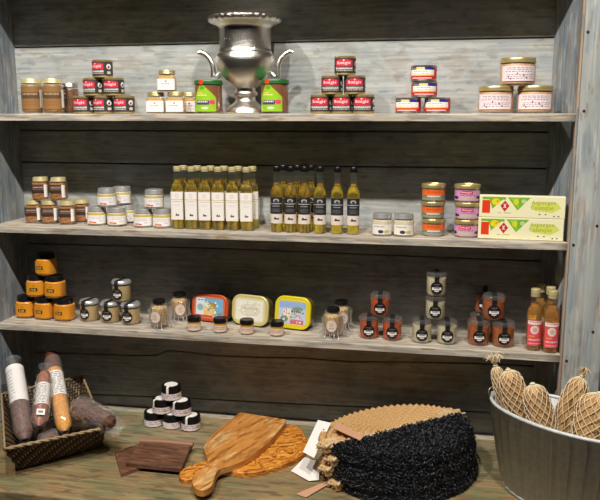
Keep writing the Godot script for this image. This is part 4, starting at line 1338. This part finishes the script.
func outline_px(pts: Array, h: float, origin: Vector3, smooth := 1, turn := 0.0) -> PackedVector2Array:
	# closed outline through points of the photograph that lie at height h, corners rounded
	var q := PackedVector2Array()
	for p in pts:
		var w := (on_height(p[0], p[1], h) - origin).rotated(Vector3.UP, -turn)
		q.append(Vector2(w.x, w.z))
	for s in smooth:
		var o := PackedVector2Array()
		for i in q.size():
			var a := q[i] ; var b := q[(i + 1) % q.size()]
			o.append(a.lerp(b, 0.25)); o.append(a.lerp(b, 0.75))
		q = o
	return q

func build_boards() -> void:
	var base: float = SHELF[3]
	# walnut boards
	var c := on_height(145, 459, base)
	var t := thing("walnut_board", "dark walnut board lying partly under another walnut board", "board", Vector3(c.x, base + 0.0006, c.z), 0.0, "walnut boards")
	var g := Geo.new()
	g.prism(outline_px([[115, 452], [143, 442], [175, 454], [121, 474]], base + 0.012, t.position, 0), 0.0, 0.012, 0.0015)
	part("board", g, M.walnut, t)
	c = on_height(160, 455, base)
	t = thing("walnut_board", "square walnut board with a raised pale edge, lying on top of another", "board", Vector3(c.x, base + 0.0132, c.z), 0.0, "walnut boards")
	g = Geo.new()
	g.prism(outline_px([[141, 440], [192, 444], [181, 468.5], [126, 463]], base + 0.026, t.position, 0), 0.0, 0.0135, 0.002)
	part("board", g, M.walnut, t)
	g = Geo.new()
	var a := on_height(140, 440.5, base + 0.028) - t.position ; var b := on_height(193, 444.5, base + 0.028) - t.position
	g.tube([Vector3(a.x, 0.0135, a.z), a.lerp(b, 0.5) * Vector3(1, 0, 1) + Vector3(0, 0.0155, 0), Vector3(b.x, 0.0135, b.z)], [0.008, 0.0095, 0.008], 10)
	part("raised_edge", g, M.walnut_edge, t)
	# olive-wood paddles
	c = on_height(250, 455, base)
	t = thing("olive_wood_paddle", "burl olive-wood serving paddle, its body mostly under the plainer paddle", "serving board", Vector3(c.x, base + 0.0006, c.z), 0.75, "olive-wood paddles")
	g = Geo.new()
	g.prism(outline_px([[212, 459], [196, 463], [186, 467], [180, 470.5], [178.5, 476], [183, 480], [192, 479], [214, 473], [228, 470], [240, 473.5], [262, 471.5], [288, 462.5], [305, 453.5], [309, 445], [304, 433], [298, 424.5], [286, 424], [256, 436], [230, 450]], base + 0.018, t.position, 2, 0.75), 0.0, 0.018, 0.004)
	part("board", g, M.burl, t)
	t = thing("olive_wood_paddle", "plain olive-wood serving paddle with square end, lying on top of burl one", "serving board", Vector3(c.x, base + 0.0195, c.z), 1.2, "olive-wood paddles")
	var ol := [[240, 412], [241, 412.5], [285, 419], [286.5, 420], [285, 424], [268, 443], [250, 457], [234, 464.5], [224, 467], [218, 470], [215, 476], [213, 485], [206, 490], [198, 490], [192, 485], [192, 477], [197, 471.5], [205, 466], [208, 460], [205, 453], [203.5, 446], [207, 439], [222, 426]]
	g = Geo.new()
	g.prism(outline_px(ol, base + 0.040, t.position, 1, 1.2), 0.0, 0.0215, 0.004)
	part("board", g, M.olive, t)
	# raised lip along the slanting side and the far end
	g = Geo.new()
	var lip: Array = []
	for p in [[240, 413.5], [224, 426.5], [209.5, 439.5], [206, 446], [207.5, 452]]:
		var w := (on_height(p[0], p[1], base + 0.041) - t.position).rotated(Vector3.UP, -1.2)
		lip.append(Vector3(w.x, 0.0215, w.z))
	g.tube(lip, 0.0035, 8)
	part("raised_lip", g, M.olive, t)

func build_basket() -> void:
	var base: float = SHELF[3]
	var rim := [Vector3(-1.04, 0.722, 0.22), Vector3(-1.267, 0.722, 0.418), Vector3(-1.515, 0.735, 0.045), Vector3(-1.31, 0.742, -0.165)]
	var c := Vector3.ZERO
	for p in rim: c += p * 0.25
	c.y = base
	var t := thing("wicker_basket", "dark wicker tray basket with pale braided rim, holding wrapped sausages", "basket", c)
	var low: Array = []
	for p in [Vector2(-1.095, 0.135), Vector2(-1.275, 0.335), Vector2(-1.455, 0.06), Vector2(-1.29, -0.09)]: low.append(Vector3(p.x - c.x, 0.006, p.y - c.z))
	var g := Geo.new()
	var ol := PackedVector2Array()
	for p in low: ol.append(Vector2(p.x, p.z))
	g.prism(ol, 0.001, 0.008, 0.001, 1)
	part("bottom", g, M.wicker, t)
	for w in 4:
		var a0: Vector3 = low[w] ; var b0: Vector3 = low[(w + 1) % 4]
		var a1: Vector3 = rim[w] - c ; var b1: Vector3 = rim[(w + 1) % 4] - c
		var out := ((a0 + b0) * 0.5 * Vector3(1, 0, 1)).normalized()
		var n := int(a1.distance_to(b1) / 0.0105)
		g = Geo.new()
		for k in n + 1:
			var u := float(k) / n
			g.tube([a0.lerp(b0, u), a1.lerp(b1, u)], 0.0026, 5, false)
		var o := part("stakes", g, M.wicker_light, t)
		o.set_meta("kind", "stuff")
		g = Geo.new()
		var rows := 13
		for j in rows:
			var f := (j + 0.5) / rows
			var pts: Array = []
			for k in 2 * n + 1:
				var u := float(k) / (2 * n)
				var ph := fposmod(k * 0.5 + j * 1.0, 4.0)
				var s := 1.0 if ph < 2.0 else -1.0
				if ph == 0.0 or ph == 2.0: s = 0.0
				pts.append(a0.lerp(b0, u).lerp(a1.lerp(b1, u), f) + out * 0.003 * s)
			g.tube(pts, 0.0034, 6, true, 1.2)
		o = part("weave", g, M.wicker, t)
		o.set_meta("kind", "stuff")
	g = Geo.new()
	for s in 2:
		var pts: Array = []
		for w in 4:
			var a1: Vector3 = rim[w] - c ; var b1: Vector3 = rim[(w + 1) % 4] - c
			for k in 48:
				var u := k / 48.0
				var an := (w * 48 + k) * 0.75 + s * PI
				pts.append(a1.lerp(b1, u) + Vector3(cos(an) * 0.002, sin(an) * 0.0025 + 0.002, cos(an) * 0.002))
		pts.append(pts[0])
		g.tube(pts, 0.0036, 6, false)
	part("rim_braid", g, M.wicker_light, t, "pale braided rim")
	# sausages
	sausage("sausage", "brown sausage in a plain white paper sleeve, at the basket's far corner", on_height(25, 439, 0.668), on_height(14, 366, 0.835), 0.029, M.sausage_brown, M.l_faint, 0.46, 0.95, M.sausage_brown, false)
	sausage("sausage", "reddish sausage in a clear bag with white label, between two others", on_height(39, 426, 0.704), on_height(45, 371, 0.836), 0.0205, M.sausage_red, M.l_hand, 0.36, 0.74, M.sausage_red, true)
	sausage("sausage", "golden sausage with handwritten white label and dark red tip", on_height(65, 431, 0.672), on_height(51, 352, 0.86), 0.026, M.sausage_gold, M.l_hand, 0.40, 0.70, M.sausage_tip, false)
	sausage("sausage", "short brown sausage in a crumpled bag, resting over the basket's rim", on_height(77, 405, 0.735), on_height(112, 424, 0.742), 0.03, M.sausage_brown, null, 0, 0, M.sausage_brown, true)
	sausage("sausage", "small dark sausage in clear wrap lying low behind the basket's front", on_height(40, 441, 0.650), on_height(56, 434, 0.650), 0.018, M.sausage_brown, null, 0, 0, M.sausage_brown, true)

func sausage(called: String, label: String, a: Vector3, b: Vector3, r: float, m: Material, lab, l0: float, l1: float, tip: Material, bagged: bool) -> void:
	var t := thing(called, label, "sausage", a, 0.0, "sausages in the basket")
	var d := b - a
	var sag := Vector3(0.004, 0, 0.006)
	var at := func(u: float) -> Vector3: return d * u + sag * sin(u * PI)
	var pts: Array = [] ; var rs: Array = []
	var nz := noise(int(r * 1e5) + int(a.x * 1e3), 1.0, 2)
	for k in 25:
		var u := k / 24.0
		pts.append(at.call(u))
		var e := minf(u, 1.0 - u) * d.length() / r
		rs.append(r * sqrt(clampf(1.0 - pow(maxf(1.0 - e, 0.0), 2.0), 0.02, 1.0)) * (1.0 + 0.03 * nz.get_noise_1d(u * 20.0)))
	var g := Geo.new()
	var cut := 25 if tip == m else 19
	g.tube(pts.slice(0, cut), rs.slice(0, cut), 20)
	part("casing", g, m, t)
	if tip != m:
		g = Geo.new()
		g.tube(pts.slice(18, 25), rs.slice(18, 25), 20)
		part("tip", g, tip, t, "dark red tip")
	if lab != null:
		g = Geo.new()
		var lp: Array = []
		for k in 13: lp.append(at.call(lerpf(l0, l1, k / 12.0)))
		g.tube(lp, r * 1.05 + 0.001, 24, false)
		part("paper_label", g, lab, t)
	# clear wrapping, gathered at the far end
	g = Geo.new()
	var ww := noise(500 + int(absf(a.z) * 1e4), 1.0, 3)
	var wr := r * (1.28 if bagged else 1.1) + 0.001
	var amp := 0.22 if bagged else 0.05
	var ax := d.normalized()
	var sd := ax.cross(Vector3(0.2, 1, 0.1)).normalized()
	var up := sd.cross(ax)
	var pos := func(u: float, w: float) -> Vector3:
		var an := u * TAU
		var e := clampf((w + 0.02) * 7.0, 0.0, 1.0)
		var f := 1.0 - smoothstep(0.84, 0.93, w) * 0.7 + smoothstep(0.93, 1.0, w) * 0.6
		var rr := wr * sqrt(e) * f * (1.0 + amp * ww.get_noise_3d(cos(an) * 2.2, sin(an) * 2.2, w * 9.0))
		return at.call(minf(w * 1.08 - 0.02, 1.0)) + ax * maxf(w * 1.08 - 1.02, 0.0) * d.length() * 1.4 + (sd * cos(an) + up * sin(an)) * rr
	var outw := func(u: float, w: float) -> Vector3: return sd * cos(u * TAU) + up * sin(u * TAU)
	g.sheet(40, 36, pos, outw)
	part("clear_wrap", g, M.cello, t, "crumpled clear wrapping")
	if called == "sausage" and bagged and lab != null:
		g = Geo.new()
		var q: Vector3 = at.call(0.26)
		var toward := (EYE - a - q).normalized()
		var side := toward.cross(ax).normalized()
		q += toward * (wr * 1.2)
		g.flat_quad(q - side * 0.013 - ax * 0.011, q + side * 0.013 - ax * 0.011, q + side * 0.013 + ax * 0.011, q - side * 0.013 + ax * 0.011, toward)
		part("price_sticker", g, M.l_price, t)

func build_mats() -> void:
	var base: float = SHELF[3]
	var turn := 0.707
	var c := Vector3(-0.115, base, 0.09)
	var pitch := 0.0342
	var A := 0.252 ; var BF := 0.200 ; var BB := 0.168
	var pr := proto()
	# woven straw base: a flat oval, deeper towards the black half
	var ol := PackedVector2Array()
	for k in 56:
		var a := TAU * k / 56
		ol.append(Vector2(A * cos(a) * 0.95, (0.012 if sin(a) > 0 else BB * 0.95) * sin(a)))
	var g := Geo.new()
	g.prism(ol, 0.001, 0.021, 0.006, 3)
	part("straw_base", g, M.straw, pr)
	# braided rows over the straw half, the outer one standing out in scallops
	g = Geo.new()
	var row := 0
	var s := 1.0
	while s > 0.1:
		var pts: Array = [] ; var rs: Array = []
		var n := int(120 * s) + 14
		for k in n + 1:
			var a := PI + PI * k / n
			pts.append(Vector3(A * s * cos(a), 0.0185 + (0.0 if row > 0 else -0.002), BB * s * sin(a)))
			rs.append((0.0082 if row > 0 else 0.0115) * (1.0 + 0.3 * cos(k * PI * 0.5 + row)))
		g.tube(pts, rs, 6)
		s -= 0.088
		row += 1
	var br := part("straw_braid", g, M.straw, pr)
	# rope along the middle, its ends sticking out
	g = Geo.new()
	for q in 2:
		var pts: Array = [] ; var rs: Array = []
		for k in 91:
			var u := k / 90.0
			var an := k * 0.55 + q * PI
			pts.append(Vector3(lerpf(-A - 0.012, A + 0.012, u), 0.0248 + 0.004 * sin(an), 0.004 * cos(an) - 0.001))
			rs.append(0.0050)
		g.tube(pts, rs, 6)
	part("straw_rope", g, M.straw_pale, pr)
	# bundle ends at the two tips
	g = Geo.new()
	var rr := RandomNumberGenerator.new()
	rr.seed = 77
	for side in [-1.0, 1.0]:
		for k in 22:
			var y := 0.005 + 0.018 * rr.randf() ; var z := rr.randf_range(-0.06, 0.0)
			g.tube([Vector3(side * (A - 0.06), y, z), Vector3(side * (A - 0.02), y + 0.002, z + 0.003), Vector3(side * (A + 0.004 + (0.012 if side < 0.0 else 0.034) * rr.randf()), y - 0.001, z + 0.004)], [0.004, 0.0055, 0.003], 6)
	part("straw_ends", g, M.straw_pale, pr).set_meta("kind", "stuff")
	# black looped pile on the front half
	g = Geo.new()
	var ol2 := PackedVector2Array()
	for k in 33:
		var a := PI * k / 32
		ol2.append(Vector2(0.002 + (A - 0.022) * cos(a), 0.008 + (BF - 0.004) * sin(a)))
	g.prism(ol2, 0.002, 0.026, 0.009, 3)
	part("pile_backing", g, M.shag_base, pr)
	var tuft := Geo.new()
	for k in 3:
		var an := k * 2.1
		var o := Vector3(cos(an), 0, sin(an))
		tuft.tube([o * 0.001, o * 0.004 + Vector3(0, 0.007, 0), o * 0.009 + Vector3(0, 0.0105, 0), o * 0.013 + Vector3(0, 0.008, 0)], [0.0018, 0.0017, 0.0014, 0.0006], 4, false)
	var mm := MultiMesh.new()
	mm.transform_format = MultiMesh.TRANSFORM_3D
	mm.mesh = tuft.mesh()
	var xf: Array = []
	for k in 2600:
		var a: float ; var p: Vector3 ; var up: Vector3
		if k < 1400:
			a = rr.randf() * PI
			var q := sqrt(rr.randf())
			p = Vector3(0.002 + (A - 0.024) * cos(a) * q, 0.0235, 0.016 + (BF - 0.014) * sin(a) * q)
			up = Vector3(rr.randf_range(-0.5, 0.5), 1.0, rr.randf_range(-0.5, 0.5))
		else:
			a = rr.randf() * PI
			p = Vector3(0.002 + (A - 0.024) * cos(a), rr.randf_range(0.004, 0.024), 0.008 + (BF - 0.007) * sin(a))
			up = Vector3(cos(a), rr.randf_range(-0.3, 0.6), sin(a)) + Vector3(rr.randf_range(-0.4, 0.4), 0, rr.randf_range(-0.4, 0.4))
		up = up.normalized()
		var bx := up.cross(Vector3(0.3, 0.2, 0.9)).normalized()
		var b := Basis(bx, up, bx.cross(up)) * Basis(Vector3.UP, rr.randf() * TAU)
		xf.append(Transform3D(b.scaled_local(Vector3.ONE * rr.randf_range(0.8, 1.4)), p))
	mm.instance_count = xf.size()
	for k in xf.size(): mm.set_instance_transform(k, xf[k])
	var mi := MultiMeshInstance3D.new()
	mi.multimesh = mm
	mi.material_override = M.shag
	mi.name = "pile"
	mi.set_meta("kind", "stuff")
	mi.set_meta("label", "black looped pile")
	pr.add_child(mi)
	var lab := ["lowest", "second from the bottom", "third from the bottom", "topmost"]
	var offs := [Vector3(0.022, 0, 0.010), Vector3(0.006, 0, 0.012), Vector3(0.012, 0, 0.0), Vector3.ZERO]
	for k in 4:
		spawn(pr, "raffia_mat", "oval mat, half straw, half black looped pile, %s of the stack" % lab[k], "mat", c + offs[k] + Vector3(0, pitch * k + 0.001, 0), turn + [0.10, 0.0, 0.07, 0.0][k], "stack of raffia mats")
	# paper tags of the mats
	var top := base + pitch * 4
	tag_card("white card tag hanging down over the straw ends of the mats", [[318, 420, top + 0.004], [331, 423, top + 0.008], [314, 458, base + 0.085], [303, 452, base + 0.085]], M.white)
	tag_card("white fan-shaped card tag lying on the counter beside the mats", [[305, 457, base + 0.03], [319, 462, base + 0.03], [319, 480, base + 0.006], [309, 481, base + 0.004], [291, 471, base + 0.004]], M.white)
	tag_card("pinkish brown paper tag lying flat on the counter beside the mats", [[327, 481, base + 0.006], [329, 484, base + 0.006], [306, 497.5, base + 0.003], [296, 494, base + 0.003]], M.l_tag)
	tag_card("pinkish brown paper tag lying on the topmost mat's straw half", [[333, 428, top + 0.011], [337, 422, top + 0.011], [364, 436, top + 0.011], [360, 440.5, top + 0.011]], M.l_tag)

func tag_card(label: String, q: Array, m: Material) -> void:
	var p: Array = []
	var c := Vector3.ZERO
	for a in q:
		p.append(on_height(a[0], a[1], a[2])); c += p[-1] / q.size()
	var t := thing("paper_tag", label, "tag", c, 0.0, "paper tags of the mats")
	var nn: Vector3 = (p[2] - p[0]).cross(p[p.size() - 1] - p[1]).normalized()
	if nn.y < 0: nn = -nn
	var g := Geo.new()
	var n := p.size()
	for k in range(1, n - 1):
		g.flat_tri(p[0] - c + nn * 0.0005, p[k] - c + nn * 0.0005, p[k + 1] - c + nn * 0.0005, nn)
		g.flat_tri(p[0] - c - nn * 0.0005, p[k] - c - nn * 0.0005, p[k + 1] - c - nn * 0.0005, -nn)
	for k in n:
		var a: Vector3 = p[k] - c ; var b: Vector3 = p[(k + 1) % n] - c
		g.flat_quad(a - nn * 0.0005, b - nn * 0.0005, b + nn * 0.0005, a + nn * 0.0005, a + b)
	part("card", g, m, t)

func build_tub() -> void:
	var base: float = SHELF[3]
	var c := Vector3(0.368, base + 0.0006, 0.215)
	var turn := -0.64                       # long axis comes towards the visitor
	var t := thing("galvanised_tub", "oval fluted galvanised steel tub holding netted bundles", "tub", c, turn)
	var H := 0.268
	var A := 0.232 ; var B := 0.122
	var wob := func(a: float, r: float, y: float) -> float:
		var k := smoothstep(0.0, 0.03, y) * (1.0 - smoothstep(H - 0.04, H - 0.012, y))
		return r * (1.0 + 0.04 * k * (2.0 * pow(0.5 + 0.5 * cos(30.0 * a), 4.0) - 0.5))
	var g := Geo.new()
	var prof: Array = [V(0, 0.002), V(0.74, 0.002), V(0.76, 0.0), V(0.78, 0.006)]
	for k in 9: prof.append(V(lerpf(0.78, 0.99, k / 8.0), lerpf(0.012, H - 0.012, k / 8.0)))
	prof.append(V(1.0, H - 0.008))
	g.lathe(prof, 264, 2.0, A, B, Vector3.ZERO, wob)
	var inner: Array = [V(1.0, H - 0.008), V(0.985, H - 0.012), V(0.76, 0.014), V(0, 0.012)]
	for k in range(0, inner.size() - 1): pass
	var gi := Geo.new()
	gi.lathe(inner, 120, 2.0, A - 0.002, B - 0.002)
	part("wall", g, M.zinc, t)
	part("inside", gi, M.zinc, t)
	g = Geo.new()
	var pts: Array = []
	for k in 97: pts.append(Vector3(cos(TAU * k / 96) * A, H - 0.006, sin(TAU * k / 96) * B))
	g.tube(pts, 0.0055, 8, false)
	part("rolled_rim", g, M.zinc, t)
	for s in [-1.0, 1.0]:
		g = Geo.new()
		g.box(Vector3(s * (A + 0.002), H - 0.012, 0), Vector3(0.008, 0.03, 0.034), 0.002)
		var ear := part("ear", g, M.zinc, t)
		g = Geo.new()
		pts = []
		for k in 21: pts.append(Vector3(s * (A + 0.012) + s * 0.004 * cos(TAU * k / 20), H - 0.002 + 0.013 * sin(TAU * k / 20), 0.013 * cos(TAU * k / 20)))
		g.tube(pts, 0.0022, 6, false)
		part("ring", g, M.wire, ear)
	# netted bundles: [column and row of top, of bottom, depth, radius, label]
	var d := [
		[[495, 364], [508, 416], 0.135, 0.0155, "slim netted bundle with knotted top, at the tub's narrow end behind others"],
		[[507.5, 368], [521, 418], 0.193, 0.030, "plump netted bundle with rounded top, beside the slim knotted one"],
		[[532, 382], [546, 438], 0.245, 0.0315, "netted bundle with narrow rounded top, beside the plump one"],
		[[583, 374], [556, 442], 0.165, 0.029, "leaning netted bundle with a frayed straw top"],
		[[600, 391], [588, 446], 0.265, 0.044, "broad netted bundle, in front of the leaning one"]]
	for k in d.size():
		var q: Array = d[k]
		bundle(q[4], on_depth(q[0][0], q[0][1], q[2]), on_depth(q[1][0], q[1][1], q[2] + 0.01), q[3], k)

func bundle(label: String, top: Vector3, bot: Vector3, r: float, k0: int) -> void:
	var ax := (top - bot).normalized()
	var L := top.distance_to(bot)
	var t := thing("netted_bundle", label, "bundle", bot, 0.0, "netted bundles in the tub")
	var sd := ax.cross(Vector3(0, 0.2, 1)).normalized()
	var b := Basis(sd, ax, sd.cross(ax))
	var prof: Array = [V(0, 0)]
	for k in 13:
		var u := k / 12.0
		prof.append(V(r * (0.72 + 0.28 * sin(PI * minf(u * 0.8 + 0.18, 1.0))) * sqrt(clampf(1.0 - pow(maxf(u - 0.72, 0.0) / 0.28, 2.4), 0.0, 1.0)) + (0.004 if k < 12 else 0.0), L * (0.01 + 0.96 * u)))
	prof.append(V(0, L * 0.985))
	var nz := noise(600 + k0, 1.0, 2)
	var wob := func(a: float, rr: float, y: float) -> float: return rr * (1.0 + 0.09 * nz.get_noise_2d(a * 6.0 / TAU * 5.0, y * 9.0))
	var g := Geo.new()
	g.lathe(prof, 36, 2.0, 1.0, 1.0, Vector3.ZERO, wob)
	part("fibre_core", g, M.bast, t).basis = b
	# the net: strands winding both ways
	g = Geo.new()
	var ns := 12
	var rad := func(u: float) -> float:
		var f := u * (prof.size() - 1)
		var i := mini(int(f), prof.size() - 2)
		return lerpf(prof[i].x, prof[i + 1].x, f - i) * 1.04 + 0.0022
	var hgt := func(u: float) -> float:
		var f := u * (prof.size() - 1)
		var i := mini(int(f), prof.size() - 2)
		return lerpf(prof[i].y, prof[i + 1].y, f - i)
	for dirn in [-1.0, 1.0]:
		for s in ns:
			var pts: Array = []
			for k in 27:
				var u := lerpf(0.06, 0.99, k / 26.0)
				var a: float = TAU * s / ns + dirn * u * 3.4
				var rr: float = rad.call(u)
				pts.append(Vector3(rr * cos(a), hgt.call(u), rr * sin(a)))
			g.tube(pts, 0.0011, 5, false)
	var net := part("net", g, M.net, t)
	net.basis = b
	# gathered knot with loose ends
	g = Geo.new()
	var rr2 := RandomNumberGenerator.new()
	rr2.seed = 900 + k0
	var big: float = [1.15, 0.15, 0.1, 0.8, 0.1][k0]
	for k in int(26 * big) + 4:
		var a := rr2.randf() * TAU
		var w := rr2.randf_range(0.3, 1.0) * 0.02 * big
		var hh := rr2.randf_range(0.4, 1.0) * 0.034 * big
		g.tube([Vector3(0, L * 0.965, 0), Vector3(w * 0.5 * cos(a), L * 0.975 + hh * 0.6, w * 0.5 * sin(a)), Vector3(w * cos(a), L * 0.975 + hh, w * sin(a)), Vector3(w * 1.5 * cos(a + 0.5), L * 0.975 + hh * 0.7, w * 1.5 * sin(a + 0.5))], [0.0022, 0.0016, 0.0014, 0.0008], 4, false)
	g.lathe([V(0, L * 0.955), V(0.007, L * 0.96), V(0.008, L * 0.975), V(0.005, L * 0.985), V(0, L * 0.99)], 12)
	part("knot", g, M.net if k0 != 3 else M.straw_pale, t).basis = b
